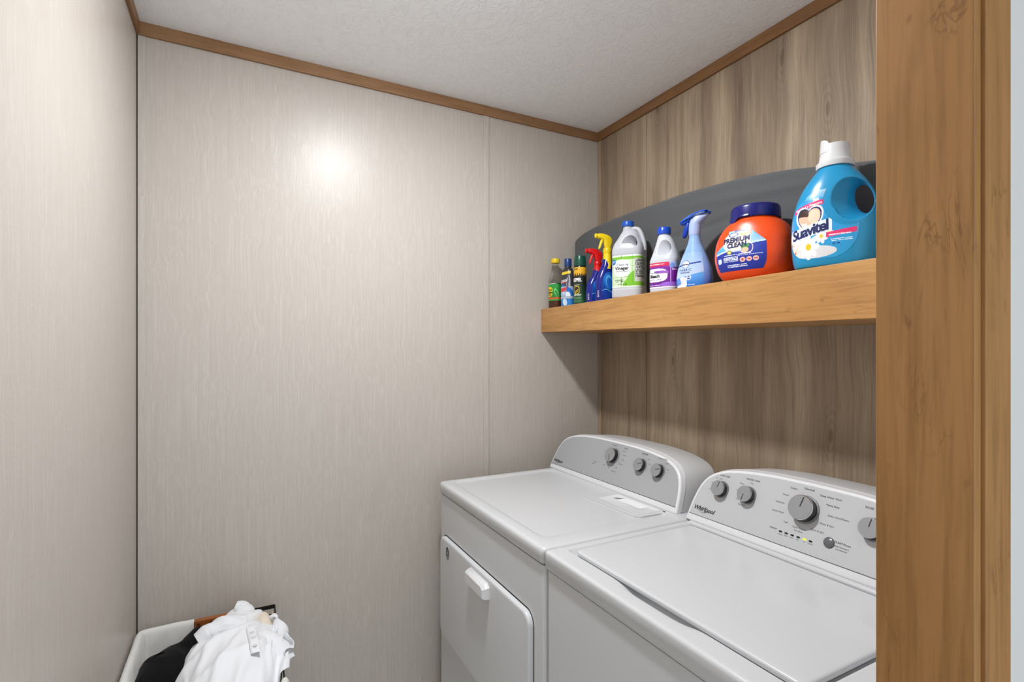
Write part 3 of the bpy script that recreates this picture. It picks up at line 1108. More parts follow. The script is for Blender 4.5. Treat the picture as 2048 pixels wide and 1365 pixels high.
# --- squeeze bottle with blue cap
t = bottle_root('toilet_cleaner_bottle', 1.188, 1.764, 22, 'grey and blue squeeze bottle with small blue cap and red label stripe', 'bottle')
lf = Loft([(0, .024, .017, 2.6), (.004, .028, .020, 2.8), (.05, .0285, .020, 2.8), (.10, .028, .020, 2.8), (.135, .0265, .0195, 2.6), (.152, .021, .018, 2.3), (.161, .014, .0135, 2.0), (.172, .0125, .0125, 2.0)])
lmk('body', lf.mesh(), P_('charcoal_bottle_plastic', (52, 50, 52), .3), t)
screw_cap(t, .165, .197, .0148, P_('navy_cap_plastic', (30, 62, 122)), 20)
def paint(U, V):
    k = Ink(U, V, (60, 58, 62), .6)
    k.grad(V < .55, 0, (40, 110, 190), .55, (170, 190, 215))
    k.ell(.62, .58, .11, .30, (168, 168, 182), -.08)
    k.ell(.60, .62, .055, .25, (96, 92, 104), -.08)
    k.ell(.75, .34, .15, .20, (30, 104, 188), .5)
    k.ell(.62, .30, .12, .10, (225, 232, 240), .3)
    k.rect(.12, .52, .42, .53, (214, 66, 74), .10)
    k.rect(.16, .50, .66, .71, (200, 70, 86), .10)
    k.rect(.22, .42, .57, .63, (52, 108, 176), .1)
    k.rect(.0, 1, .20, .27, (176, 186, 196))
    k.rect(.24, .74, .90, .975, (236, 206, 46), .06)
    k.rect(0, 1, 0, .19, (44, 126, 204))
    k.ell(.45, .10, .12, .10, (200, 222, 240), .3)
    k.scribble(.2, .6, .28, .38, (230, 236, 244), 3, 5)
    return k.c, k.m
lb = label_patch(lf, t, -.040, .046, .004, .146, 90, 120, paint)
wrap_text(lf, lb, 'Lysol', -.010, .106, .019, ink_w, shear=.25, bold=.0003, rot=.1)

# --- insect repellent aerosol
t = bottle_root('aerosol_can', 1.186, 1.676, 20, 'green and black aerosol can with dark green cap and yellow top band', 'spray can')
lf = Loft([(0, .0235, .0235, 2), (.003, .0248, .0248, 2), (.006, .0245, .0245, 2), (.146, .0245, .0245, 2), (.151, .0235, .0235, 2), (.155, .021, .021, 2)])
lmk('can_body', lf.mesh(40), P_('black_can', (30, 34, 30), .28), t)
v, f = disc_lathe([(.0238, .1535), (.0238, .170), (.0225, .186), (.0205, .1925), (.012, .194), (.003, .194)])
cpo = lmk('cap', (v, f), P_('dark_green_cap', (10, 74, 58), .3), t)
spray_poly([(-.013, .190), (-.004, .190), (-.002, .1975), (-.011, .1975)], .016, .001, 'spray_button', P_('dark_green_button', (14, 84, 64), .3), cpo)
def paint(U, V):
    k = Ink(U, V, (32, 36, 30), .7)
    k.grad(V < .56, 0, (42, 92, 58), .56, (28, 40, 30))
    edge = .80 + .035 * np.sin(U * 60) + .02 * np.sin(U * 143)
    k.put(V > edge, (228, 172, 34))
    k.put(V > .965, (236, 190, 50))
    k.rect(.14, .54, .68, .735, (28, 28, 26))
    k.ell(.40, .36, .15, .115, (222, 184, 48), n=3)
    k.ell(.40, .36, .125, .095, (34, 34, 28), n=3)
    k.rect(.31, .49, .335, .355, (222, 184, 48), .4)
    k.rect(.31, .49, .375, .395, (222, 184, 48), .4)
    k.rect(.25, .55, .495, .505, (214, 214, 200))
    k.scribble(.22, .62, .20, .25, (210, 220, 205), 2, 3, .8)
    k.scribble(.22, .62, .11, .16, (120, 170, 120), 2, 4)
    k.scribble(.22, .70, .03, .07, (90, 150, 100), 2, 6)
    return k.c, k.m
lb = label_patch(lf, t, -.034, .052, .0065, .146, 90, 130, paint)
wrap_text(lf, lb, 'REPEL', .000, .096, .0185, ink_w, bold=.0006, spacing=.92)
wrap_text(lf, lb, 'TRUE', -.004, .139, .008, ink_k, bold=.0003)

# --- trigger sprays (nozzle towards the room, broad side towards the camera)
def trigger_spray(name, X, Y, yaw, label, head_rgb, h, neck_z, mouth_rgb):
    t = bottle_root(name, X, Y, yaw, label, 'spray bottle')
    s = h / .259
    lf = Loft([(0, .030, .019, 2.8), (.004, .0335, .022, 3.0), (.05 * s, .0335, .022, 3.0, .000), (.085 * s, .0325, .0215, 2.8, .002), (.115 * s, .0265, .020, 2.6, .006), (.138 * s, .0195, .0175, 2.4, .010), (neck_z, .0135, .0135, 2.0, .012)])
    lmk('body', lf.mesh(), P_('deep_blue_bottle_plastic', (22, 32, 128), .22), t)
    hm = P_(name + '_head_plastic', head_rgb, .3)
    z0 = neck_z - .045 * s
    # shrouded neck following the shoulder
    nk = Loft([(z0 + .002, .0225, .0195, 2.2, .0085), (z0 + .02 * s, .0175, .0172, 2.2, .0115), (neck_z + .004, .0150, .0150, 2.0, .013), (neck_z + .022 * s, .0142, .0142, 2.0, .013)])
    lmk('neck_shroud', nk.mesh(16, 40), hm, t)
    v, f = disc_lathe([(.0150, neck_z + .017 * s), (.0158, neck_z + .021 * s), (.0158, neck_z + .034 * s), (.0135, neck_z + .038 * s)], 32, .013)
    lmk('collar', (v, f), P_(name + '_collar_plastic', tuple(max(0, c - 12) for c in head_rgb), .3), t)
    zt = h
    hd = spray_poly([(-.030, zt - .002), (-.008, zt - .0005), (.016, zt - .006), (.030, zt - .018), (.031, zt - .032), (.022, neck_z + .034 * s), (.004, neck_z + .034 * s), (-.002, zt - .026), (-.012, zt - .021), (-.030, zt - .018)], .019, .004, 'spray_head', hm, t)
    v, f = disc_lathe([(.0075, 0), (.0085, .002), (.0085, .008), (.006, .010)], 20)
    R = np.array(v)
    v = np.column_stack([-.028 - R[:, 2], R[:, 1], zt - .010 + R[:, 0]])
    lmk('nozzle', (v, f), hm, hd)
    spray_poly([(-.012, zt - .020), (-.004, zt - .022), (-.010, zt - .040), (-.019, zt - .060), (-.024, zt - .058), (-.019, zt - .040)], .011, .002, 'trigger', P_(name + '_trigger_plastic', mouth_rgb, .3), hd)
    def paint(U, V):
        k = Ink(U, V, (20, 34, 132), .5)
        k.grad(U < 2, 0, (10, 44, 130), 1, (26, 96, 190))
        k.ell(.48, .66, .36, .30, (34, 116, 206), .35)
        k.ell(.56, .66, .28, .23, (90, 170, 226), .35)
        k.ell(.62, .60, .24, .20, (30, 100, 196), .35)
        k.put(V < .30 + .06 * np.sin(U * 5), (16, 60, 160))
        k.put(np.abs(V - .30 - .06 * np.sin(U * 5)) < .012, (120, 190, 230))
        k.m = (np.abs((U - .5) / .5) ** 2.6 + np.abs((V - .45) / .55) ** 2.6) < 1
        return k.c, k.m
    lb = label_patch(lf, t, -.020, .030, .010, .112 * s, 70, 110, paint, mat='print_gloss')
    wrap_text(lf, t, 'BATH', -.034, .030 * s, .0095, ink_w, rot=PI / 2)
    return t, lf, lb

trigger_spray('spray_bottle', 1.205, 1.607, 78, 'deep blue spray bottle with red trigger head', (212, 20, 28), .212, .132, (224, 34, 36))
trigger_spray('spray_bottle', 1.205, 1.548, 80, 'deep blue spray bottle with yellow trigger head', (238, 206, 24), .257, .166, (240, 212, 40))

# --- translucent vinegar jug
t = bottle_root('vinegar_jug', 1.224, 1.428, 33, 'translucent white jug with blue cap and green tile label', 'jug')
lf = Loft([(0, .049, .048, 4.0), (.005, .0548, .0530, 4.4), (.030, .0552, .0535, 4.4), (.036, .0540, .0524, 4.4), (.150, .0540, .0524, 4.4), (.156, .0553, .0536, 4.2), (.170, .0556, .0540, 3.8), (.190, .0520, .0500, 3.2), (.212, .0405, .043, 2.7, .001), (.235, .029, .032, 2.3, .002), (.248, .0185, .0195, 2.0, -.004), (.254, .0165, .0165, 2.0, -.006), (.262, .0165, .0165, 2.0, -.006)])
jugm = plain('milky_plastic', C(190, 191, 197), .34, sss=.25)
body = lf.mesh(64, 72)
cutter = funnel(.013, .195, .0290, .0340, .0035, .0080, .049, tilt=.22, dx=.016, expo=1.5)
lmk('body', cut(body, cutter, 4), jugm, t, None)
# handle: from the neck over the corner down to the shoulder
hp_ = [(.000, 0, .243), (.016, 0, .2475), (.030, 0, .2450), (.0395, 0, .233), (.047, 0, .213), (.0525, 0, .190), (.0535, 0, .168)]
tt = np.linspace(0, 1, len(hp_))
q = np.linspace(0, 1, 26)
hp_ = np.column_stack([pchip(tt, [p[i] for p in hp_], q) for i in range(3)])
lmk('handle', tube(hp_, .010, 14, flat=(.0085, .0125)), jugm, t)
screw_cap(t, .258, .277, .0205, blue_cap, 24, x=-.006)
def paint(U, V):
    k = Ink(U, V, (203, 222, 186), .7)
    k.put(V > .86 - .10 * (U < .0), (124, 190, 44))
    band = .80 + .10 * np.clip(U * 1.6, 0, 1)
    k.put(V > band, (124, 190, 44))
    k.put((V > .95), (226, 234, 220))
    k.ell(.62, .10, .28, .50, (120, 188, 40), -.2)
    k.put((U > .62) & (V < .92), (128, 190, 52))
    for u in (.28, .53, .80):
        k.put(np.abs(U - u) < .004, (96, 150, 60))
    for v_ in (.30, .62, .88):
        k.put(np.abs(V - v_ - .03 * np.sin(U * 3)) < .005, (110, 165, 70))
    k.ell(.29, .60, .185, .27, (236, 238, 236), n=2.6)
    k.ell(.10, .80, .055, .09, (40, 108, 186))
    k.scribble(.065, .135, .77, .83, (230, 236, 246), 2, 2, .7)
    k.rect(.57, .97, .16, .88, (196, 200, 190))
    k.scribble(.585, .955, .28, .86, (62, 62, 62), 13, 8, .72)
    k.scribble(.14, .34, .15, .24, (50, 66, 50), 2, 9)
    k.scribble(.20, .40, .07, .11, (40, 46, 40), 1, 12, .8)
    k.put(V < .035, (230, 236, 226))
    return k.c, k.m
lb = label_patch(lf, t, -.058, .100, .038, .150, 150, 104, paint)
wrap_text(lf, lb, 'Cleaning', -.010, .1165, .0120, ink_n)
wrap_text(lf, lb, 'Vinegar', -.012, .1040, .0160, ink_k, bold=.0005)
wrap_text(lf, lb, 'All Purpose Cleaner', -.012, .0940, .0055, ink_k)

# --- bleach bottle
t = bottle_root('bleach_bottle', 1.203, 1.232, 22, 'white bleach bottle with blue cap, loop handle and purple label', 'bottle')
lf = Loft([(0, .041, .032, 2.8), (.004, .0455, .036, 3.0), (.03, .046, .0365, 3.0), (.095, .046, .0365, 2.9), (.101, .0468, .037, 2.8), (.112, .0445, .036, 2.6, .001), (.135, .037, .0325, 2.4, .002), (.160, .0285, .027, 2.2, .001), (.178, .0215, .022, 2.0, -.002), (.186, .0165, .0165, 2.0, -.004), (.194, .0165, .0165, 2.0, -.004)])
wpl = P_('white_bottle_plastic', (198, 200, 207), .3, sss=.1)
cutter = funnel(.006, .140, .0270, .0380, .0030, .0100, .0345, tilt=.12, dx=.017, expo=1.5)
lmk('body', cut(lf.mesh(64, 64), cutter, 4), wpl, t, None)
screw_cap(t, .188, .210, .0205, P_('bright_blue_cap', (20, 74, 184)), 26, x=-.004)
def paint(U, V):
    k = Ink(U, V, (112, 20, 140), .7)
    k.grad(U < 2, 0, (92, 12, 128), 1, (134, 38, 158))
    k.put((V > .84) & (U < .60), (208, 30, 74))
    k.put((V > .80) & (U > .60), (176, 196, 226))
    k.ell(.66, .86, .06, .10, (120, 150, 210))
    k.ell(.26, .50, .30, .26, (238, 238, 244), n=3.2)
    k.ell(.06, .70, .05, .08, (36, 110, 190))
    k.ell(.42, .62, .18, .06, (150, 90, 190), -.2)
    k.rect(.62, .635, .10, .78, (206, 170, 226))
    k.rect(.66, .98, .68, .74, (220, 200, 232))
    k.ell(.62, .12, .22, .10, (150, 96, 206))
    k.put(V < .05, (232, 228, 240))
    k.scribble(.04, .44, .26, .34, (130, 110, 160), 3, 3)
    k.scribble(.04, .40, .085, .12, (230, 210, 240), 1, 5, .8)
    k.scribble(.08, .52, .88, .95, (240, 190, 200), 1, 6, .8)
    k.scribble(.67, .97, .695, .725, (60, 20, 90), 1, 7, .8)
    return k.c, k.m
lb = label_patch(lf, t, -.056, .084, .014, .094, 130, 84, paint)
wrap_text(lf, lb, 'Low-Splash', -.020, .0620, .0072, ink_k)
wrap_text(lf, lb, 'Bleach', -.020, .0510, .0135, ink_k, bold=.0006)

# --- fabric freshener spray
t = bottle_root('fabric_spray_bottle', 1.204, 1.112, 24, 'pale blue fabric freshener bottle with blue trigger beside the orange tub', 'spray bottle')
lf = Loft([(0, .046, .028, 2.4), (.004, .0505, .031, 2.5), (.025, .0535, .0325, 2.4), (.05, .051, .0315, 2.3), (.085, .0405, .027, 2.2), (.115, .0285, .022, 2.1), (.138, .0195, .0185, 2.0), (.158, .0160, .0160, 2.0), (.164, .0160, .0160, 2.0)])
def fresh():
    m, nt, b = newmat('pale_blue_bottle_plastic')
    N = NB(nt)
    tc = N.n('ShaderNodeTexCoord').outputs['Object']
    sp = N.n('ShaderNodeSeparateXYZ')
    N.l(tc, sp.inputs[0])
    N.l(N.ramp(N.math('MULTIPLY', sp.outputs[2], 6.0), [(0.02, C(52, 92, 190)), (.30, C(112, 146, 214)), (.75, C(140, 176, 224))]), b.inputs['Base Color'])
    b.inputs['Roughness'].default_value = .22
    return m
lmk('body', lf.mesh(48, 64), fresh(), t)
lav = P_('lavender_head_plastic', (164, 180, 220), .32)
blu = P_('bright_blue_trigger_plastic', (30, 92, 212), .34)
hd = Loft([(.160, .0165, .0165, 2.0, .0), (.168, .0175, .017, 2.0, .0), (.190, .0178, .0165, 2.0, .001), (.203, .0215, .0155, 2.1, .007), (.213, .027, .0135, 2.2, .012), (.222, .030, .0105, 2.3, .011)])
h_ = lmk('spray_head', hd.mesh(24, 40), lav, t)
spray_poly([(-.044, .203), (-.030, .214), (-.004, .226), (.028, .233), (.046, .226), (.047, .221), (.020, .221), (-.004, .214), (-.018, .200), (-.030, .1965), (-.042, .196)], .026, .006, 'head_cover', blu, h_)
spray_poly([(-.022, .202), (-.012, .200), (-.018, .180), (-.026, .158), (-.036, .155), (-.036, .170), (-.030, .188)], .015, .003, 'trigger', P_('deep_blue_trigger_plastic', (16, 58, 160), .3), h_)
def paint(U, V):
    k = Ink(U, V, (150, 182, 226), 1.0)
    k.grad(U < 2, .05, (200, 212, 232), .9, (146, 180, 226))
    k.grad((V < .30 + .16 * (U - .3)), 0, (30, 108, 204), .36, (90, 156, 222))
    k.ell(.30, .17, .16, .13, (214, 214, 226), .3)
    k.ell(.16, .14, .09, .11, (92, 140, 214))
    k.ell(.40, .08, .055, .10, (236, 238, 244), -.2)
    k.ell(.24, .02, .20, .05, (236, 238, 244))
    k.put((np.abs(V - .655 - .10 * (U - .4)) < .022) & (U > .08) & (U < .90), (28, 62, 150))
    k.ell(.40, .665, .135, .115, (28, 62, 150))
    k.ell(.40, .665, .12, .10, (232, 236, 246))
    k.ell(.52, .27, .085, .075, (226, 232, 246))
    k.ell(.52, .27, .065, .057, (66, 96, 150))
    k.scribble(.46, .58, .25, .29, (220, 226, 240), 2, 4)
    k.scribble(.34, .72, .045, .075, (226, 232, 246), 1, 4, .8)
    k.m = np.abs(U - .5) < .5 - .16 * np.clip(V - .45, 0, 1)
    return k.c, k.m
lb = label_patch(lf, t, -.054, .036, .004, .106, 100, 110, paint, mat='print_gloss')
wrap_text(lf, lb, 'febreze', -.018, .0710, .0070, ink_n, bold=.0002)
wrap_text(lf, lb, 'FABRIC', -.019, .0545, .0100, ink_n, shear=.2, spacing=1.25)
wrap_text(lf, lb, 'REFRESHER', -.019, .0465, .0062, ink_n)

# --- orange detergent tub
t = bottle_root('detergent_tub', 1.214, .914, 14, 'round orange tub of laundry pacs with navy lid', 'tub')
lf = Loft([(0, .070, .052, 2.5), (.005, .080, .060, 2.6), (.030, .094, .0715, 2.6), (.065, .1005, .0765, 2.6), (.095, .0985, .0755, 2.5), (.125, .088, .070, 2.4), (.145, .0735, .064, 2.2), (.157, .059, .0575, 2.0), (.163, .0555, .0555, 2.0), (.168, .0555, .0555, 2.0)])
lmk('body', lf.mesh(56, 80), P_('orange_plastic', (232, 76, 22), .32), t)
nav = P_('navy_lid_plastic', (24, 26, 104), .26)
lid = Loft([(.160, .0600, .0600, 2.0), (.163, .0615, .0615, 2.0), (.187, .0600, .0600, 2.0), (.1935, .0575, .0575, 2.0), (.1955, .050, .050, 2.0)])
l_ = lmk('lid', lid.mesh(16, 64), nav, t)
P = []
al = np.linspace(math.radians(-62), math.radians(8), 22)
for zz, rr_ in ((.146, .0640), (.166, .0632), (.1665, .0605), (.147, .0612)):
    for i, a in enumerate(al):
        zl = zz if zz > .15 else .1625 - .016 * math.exp(-((math.degrees(a) + 38) / 15) ** 2)
        P.append((rr_ * math.sin(a), -rr_ * math.cos(a), zl))
n_ = len(al)
Fq = []
for r0, r1 in ((0, 1), (1, 2), (2, 3), (3, 0)):
    for i in range(n_ - 1):
        Fq.append((r0 * n_ + i, r0 * n_ + i + 1, r1 * n_ + i + 1, r1 * n_ + i))
lmk('latch_tab', (P, Fq), nav, l_)
def paint(U, V):
    k = Ink(U, V, (34, 50, 150), .8)
    k.grad(U < 2, 0, (28, 44, 142), 1, (44, 66, 170))
    wave = .46 + .22 * U
    k.grad((V > wave) & (U < .42), .40, (40, 140, 208), .70, (120, 196, 226))
    k.grad((V > .62 + .10 * (U - .5)) & (U >= .60), .58, (190, 220, 236), .90, (40, 146, 206))
    k.put((np.abs(V - wave + .015) < .018) & (U < .40), (226, 236, 244))
    k.put((np.abs(V - .62 - .10 * (U - .5)) < .02) & (U > .62), (200, 226, 238))
    k.ell(.46, .72, .27, .25, (240, 226, 210), n=2.4)
    k.ell(.40, .90, .10, .06, (32, 60, 150))
    k.ell(.40, .90, .075, .042, (206, 220, 240))
    k.ell(.62, .885, .10, .035, (226, 176, 30), n=4)
    k.scribble(.54, .70, .868, .90, (120, 80, 20), 1, 2, .7)
    k.ell(.66, .52, .115, .13, (226, 206, 214), n=2.6)
    k.ell(.66, .525, .10, .112, (58, 62, 150), n=2.6)
    k.ell(.63, .58, .08, .055, (70, 142, 70), .3)
    k.ell(.625, .48, .07, .065, (222, 190, 156), -.3)
    k.ell(.33, .46, .055, .055, (120, 120, 80))
    k.ell(.33, .46, .035, .035, (220, 210, 110))
    k.scribble(.40, .58, .43, .50, (150, 170, 220), 3, 9)
    k.scribble(.22, .74, .375, .40, (226, 230, 242), 1, 3, .85)
    k.scribble(.46, .94, .345, .365, (210, 216, 236), 1, 13, .7)
    k.scribble(.20, .50, .21, .35, (222, 226, 240), 4, 4, .85)
    k.ell(.105, .27, .05, .065, (214, 220, 232), n=3)
    for i, u in enumerate((.58, .70, .82)):
        k.ell(u, .25, .052, .058, (238, 190, 180))
        k.ell(u, .25, .022, .03, (190, 90, 80), i * .8)
    k.scribble(.28, .66, .07, .15, (222, 228, 242), 2, 7, .8)
    k.m = ((np.abs((U - .5) / .5) ** 2.5 + np.abs((V - .42) / .60) ** 2.8) < 1) & (V > .0)
    top = np.where(U < .30, .52 + .8 * U, np.where(U > .70, 1.0 - .35 * (U - .70) / .3, 1.0))
    k.m &= V < np.where((U > .20) & (U < .72), np.maximum(top, .72 + .25 * np.sqrt(np.clip(1 - ((U - .46) / .27) ** 2, 0, 1))), top)
    k.m &= ~((U > .60) & (U < .74) & (V > .80) & (V > .98 - .9 * (U - .60)) & (V > .86))
    return k.c, k.m
lb = label_patch(lf, t, -.082, .058, .022, .126, 160, 120, paint)
wrap_text(lf, lb, 'PREMIUM', -.018, .1010, .0175, ink_n, bold=.0008, rot=.03)
wrap_text(lf, lb, 'CLEAN', -.016, .0870, .0165, ink_n, bold=.0008, rot=.03)

# --- big blue softener bottle
t = bottle_root('softener_bottle', 1.214, .706, 19, 'large turquoise fabric softener bottle with white cap next to the post', 'bottle')
lf = Loft([(0, .074, .043, 2.6), (.005, .081, .049, 2.8), (.030, .0865, .0525, 2.7), (.070, .0895, .0545, 2.6), (.110, .0885, .0545, 2.5), (.150, .0810, .0520, 2.4), (.185, .0670, .0475, 2.3), (.212, .0490, .0410, 2.2), (.228, .036, .0355, 2.05), (.236, .0310, .0310, 2.0), (.244, .0310, .0310, 2.0)])
blue = plain('turquoise_plastic', C(34, 142, 190), .24, sss=.05)
cutter = funnel(.043, .150, .0430, .0560, .0170, .0330, .0535, tilt=.24, dx=.014, expo=1.4)
lmk('body', cut(lf.mesh(72, 80), cutter, 4), blue, t, None)
wc = P_('white_cap_plastic', (212, 212, 212), .36)
v, f = disc_lathe([(.0375, .232), (.0385, .236), (.0385, .243), (.0350, .246), (.0325, .250), (.0300, .268), (.0285, .284), (.026, .2855)], 48)
c_ = lmk('cap', (v, f), wc, t)
# pouring lip: a half ring rising higher on the left
P = []
na = 20
al = np.linspace(math.radians(-165), math.radians(-15), na)
for r_, base in ((.0310, .266), (.0285, 0), (.0255, 0), (.0275, .266)):
    for i, a in enumerate(al):
        hh = .286 + .013 * math.sin(PI * i / (na - 1)) ** .5
        P.append((r_ * math.sin(a), -r_ * math.cos(a), base if base else hh))
Fq = []
for r0, r1 in ((0, 1), (1, 2), (2, 3)):
    for i in range(na - 1):
        Fq.append((r0 * na + i, r0 * na + i + 1, r1 * na + i + 1, r1 * na + i))
lmk('pour_lip', (P, Fq), wc, c_)
def paint(U, V):
    k = Ink(U, V, (40, 146, 208), 1.2)
    k.grad(U < 2, 0, (48, 160, 216), 1, (52, 150, 206))
    k.grad((V > .86), .86, (90, 170, 216), 1.0, (170, 196, 216))
    # white clouds/flowers below the lettering
    for u, v_, a, b in ((.16, .20, .16, .10), (.42, .10, .30, .085), (.30, .26, .10, .05), (.52, .30, .09, .06), (.08, .32, .08, .10)):
        k.ell(u, v_, a, b, (226, 224, 226))
    for u, v_, r in ((.05, .24, .06), (.12, .12, .06), (.20, .18, .05), (.07, .40, .05)):
        k.daisy(u, v_, r, (238, 214, 196), (220, 120, 80), 6)
    k.daisy(.52, .31, .09, (236, 236, 240), (232, 204, 60), 7, .4)
    k.daisy(.62, .36, .06, (228, 232, 240), (236, 222, 150), 6, .1)
    k.daisy(.34, .18, .155, (242, 242, 242), (228, 200, 40), 8)
    k.daisy(.44, .80, .065, (240, 240, 244), (224, 224, 200), 6)
    # pink ribbons
    arc = .70 + .10 * np.sin((U - .02) * 2.6)
    k.put((np.abs(V - arc) < .036) & (U > .08) & (U < .60), (226, 46, 110))
    k.rect(.58, .97, .275, .345, (228, 58, 112), .10)
    k.scribble(.62, .90, .295, .325, (250, 226, 236), 1, 3, .85)
    k.scribble(.64, .92, .215, .255, (226, 236, 244), 2, 5, .8)
    k.scribble(.66, .76, .165, .20, (40, 70, 140), 1, 5, .8)
    # heart medallion with a pale portrait blur
    def heart(cx, cy, r):
        x, y = (U - cx) / r, (V - cy) / r / 1.05
        y = y + .15
        return (x * x + y * y - .55) ** 3 - x * x * y ** 3 * 1.1 < 0
    k.put(heart(.34, .565, .235), (238, 240, 244))
    k.put(heart(.345, .57, .205), (30, 40, 92))
    hh = heart(.345, .565, .185)
    k.put(hh, (226, 186, 160))
    k.put(hh & (V > .615 - .1 * (U - .34)) & (U < .34), (70, 48, 42))
    k.put(hh & (np.hypot(U - .42, (V - .60) / 1.2) < .085), (232, 208, 180))
    k.put(hh & (V < .53) & (U < .32), (236, 222, 214))
    # white halo of the brand lettering
    k.put((np.abs(V - (.405 + .20 * (U - .32))) < .085) & (U > .04) & (U < .66), (228, 236, 246))
    # outline: follows the shoulder, leaves the grip free
    k.m = (np.abs((U - .5) / .5) ** 2.4 + np.abs((V - .44) / .46) ** 2.4) < 1
    grip = ((U - .90) / .36) ** 2 + ((V - .80) / .38) ** 2 < 1
    k.m &= ~grip
    k.m |= (U > .10) & (U < .58) & (V > .4) & (V < .98 - 1.1 * (U - .55) ** 2 - np.where(U < .30, 1.8 * (.30 - U), 0)) & ~grip
    return k.c, k.m
lb = label_patch(lf, t, -.094, .056, .020, .180, 170, 180, paint, mat='print_gloss')
wrap_text(lf, lb, 'Suavitel', -.044, .0855, .0330, ink_n, shear=.18, bold=.0010, rot=.20, spacing=.86)
wrap_text(lf, lb, 'Suavidad y Frescura', -.046, .1425, .0078, ink_w, shear=.2, bold=.0002, rot=.16)

# ------------------------------------------------------------------ ironing board standing on the shelf
ib = thing('ironing_board', (1.32, 1.15, shz(1.4, 1)), 'ironing board with grey fabric cover standing on edge behind the bottles', 'ironing board')
AX = rel(.3545)
top_y = [.400, .420, .470, .560, .669, .795, .904, 1.103, 1.311, 1.489, 1.700, 1.800, 1.840, 1.866, 1.880, 1.8865]
top_w = [.006, .022, .042, .068, .0900, .1165, .1385, .1620, .1715, .1715, .1665, .1560, .1480, .1380, .1260, .1000]
def board_sheet(xf, rows=41, cols=150):
    P = []
    ys = np.unique(np.concatenate([np.linspace(.400, 1.8865, cols), np.linspace(1.86, 1.8865, 10), np.linspace(.40, .43, 6)]))
    hw = pchip(top_y, top_w, ys)
    vv = np.linspace(-1, 1, rows)
    for y, h in zip(ys, hw):
        for v in vv:
            P.append((xf(y, v, h), y, AX + v * h))
    n = rows
    F_ = [(i * n + j, i * n + j + 1, (i + 1) * n + j + 1, (i + 1) * n + j) for i in range(len(ys) - 1) for j in range(n - 1)]
    return np.array(P), F_, len(ys), n
def edge_round(v, h, y):
    d = (1 - abs(v)) * h
    e = min(d, max(0, (1.8865 - y)), max(0, y - .40))
    r = .010
    return r - math.sqrt(max(0, r * r - max(0, r - e) ** 2))
def front(y, v, h):
    z = v * h
    # cover slack: soft folds running along the board near its upper edge and middle
    f1 = .0045 * math.exp(-((z - .098 - .10 * (y - 1.0)) / .014) ** 2) * math.exp(-((y - .98) / .30) ** 2)
    f2 = .0040 * math.exp(-((z - .045 + .05 * (y - 1.0)) / .010) ** 2) * math.exp(-((y - 1.16) / .18) ** 2)
    f3 = .0025 * math.sin(13 * y + 30 * z) * math.sin(5 * y + 1)
    return 1.302 + edge_round(v, h, y) - f1 + f2 - f3 * .5
def backf(y, v, h):
    return 1.322 - edge_round(v, h, y) * .6
a, fa, n1, n2 = board_sheet(front)
b, fb, _, _ = board_sheet(backf)
V = np.concatenate([a, b])
off = len(a)
Fq = fa + [tuple(off + i for i in q[::-1]) for q in fb]
for i in range(n1 - 1):
    for j in (0, n2 - 1):
        q = (i * n2 + j, (i + 1) * n2 + j, off + (i + 1) * n2 + j, off + i * n2 + j)
        Fq.append(q if j == 0 else q[::-1])
for i in (0, n1 - 1):
    for j in range(n2 - 1):
        q = (i * n2 + j, i * n2 + j + 1, off + i * n2 + j + 1, off + i * n2 + j)
        Fq.append(q[::-1] if i == 0 else q)
M['board_cover'] = mat_fabric('grey_cotton_cover', C(95, 96, 98), C(80, 81, 83), .9, 900, .25)
mk('padded_cover', V, Fq, M['board_cover'], ib, sharp=None)
legm = plain('grey_painted_tube', C(150, 150, 152), .4, metal=.4)
for k, (ya, yb) in enumerate(((.62, 1.62), (.80, 1.78))):
    xx = 1.338 + .016 * k
    for s in (-1, 1):
        v, f = tube([(xx, ya, AX + s * (.035 + .03 * k)), (xx, yb, AX + s * (.11 - .03 * k))], .0075, 10)
        mk('leg', v, f, legm, ib)
    v, f = tube([(xx, yb, AX - .13 + .03 * k), (xx, yb, AX + .13 - .03 * k)], .0075, 10)
    mk('foot_bar', v, f, legm, ib)
bk = box('leg_bracket', 1.322, 1.332, 1.10, 1.16, AX - .07, AX + .07, legm, ib, bev=.002)

# ------------------------------------------------------------------ laundry basket
BX0, BX1, BY0, BY1, BZ = -.262, .101, 1.390, 1.856, rel(-.829)
bkt = thing('laundry_basket', (-.08, 1.62, 0), 'black wire laundry basket with white cloth liner and wooden handle in the corner', 'laundry basket')
TAP = .030          # taper towards the floor
def rim_pt(x, y, z):
    k = (BZ - z) / BZ * TAP
    cx, cy = (BX0 + BX1) / 2, (BY0 + BY1) / 2
    return (cx + (x - cx) * (1 - k / .18), cy + (y - cy) * (1 - k / .18), z)
def flat_bar(x0, x1, y0, y1):
    return boxbm(x0, x1, y0, y1, BZ - .013, BZ, .001, 1)
for n_, (x0, x1, y0, y1) in (('rim_bar', (BX0, BX1, BY1 - .003, BY1)), ('rim_bar', (BX0, BX1, BY0, BY0 + .003)), ('rim_bar', (BX0, BX0 + .003, BY0, BY1)), ('rim_bar', (BX1 - .003, BX1, BY0, BY1))):
    mkbm(n_, flat_bar(x0, x1, y0, y1), M['black_metal'], bkt)
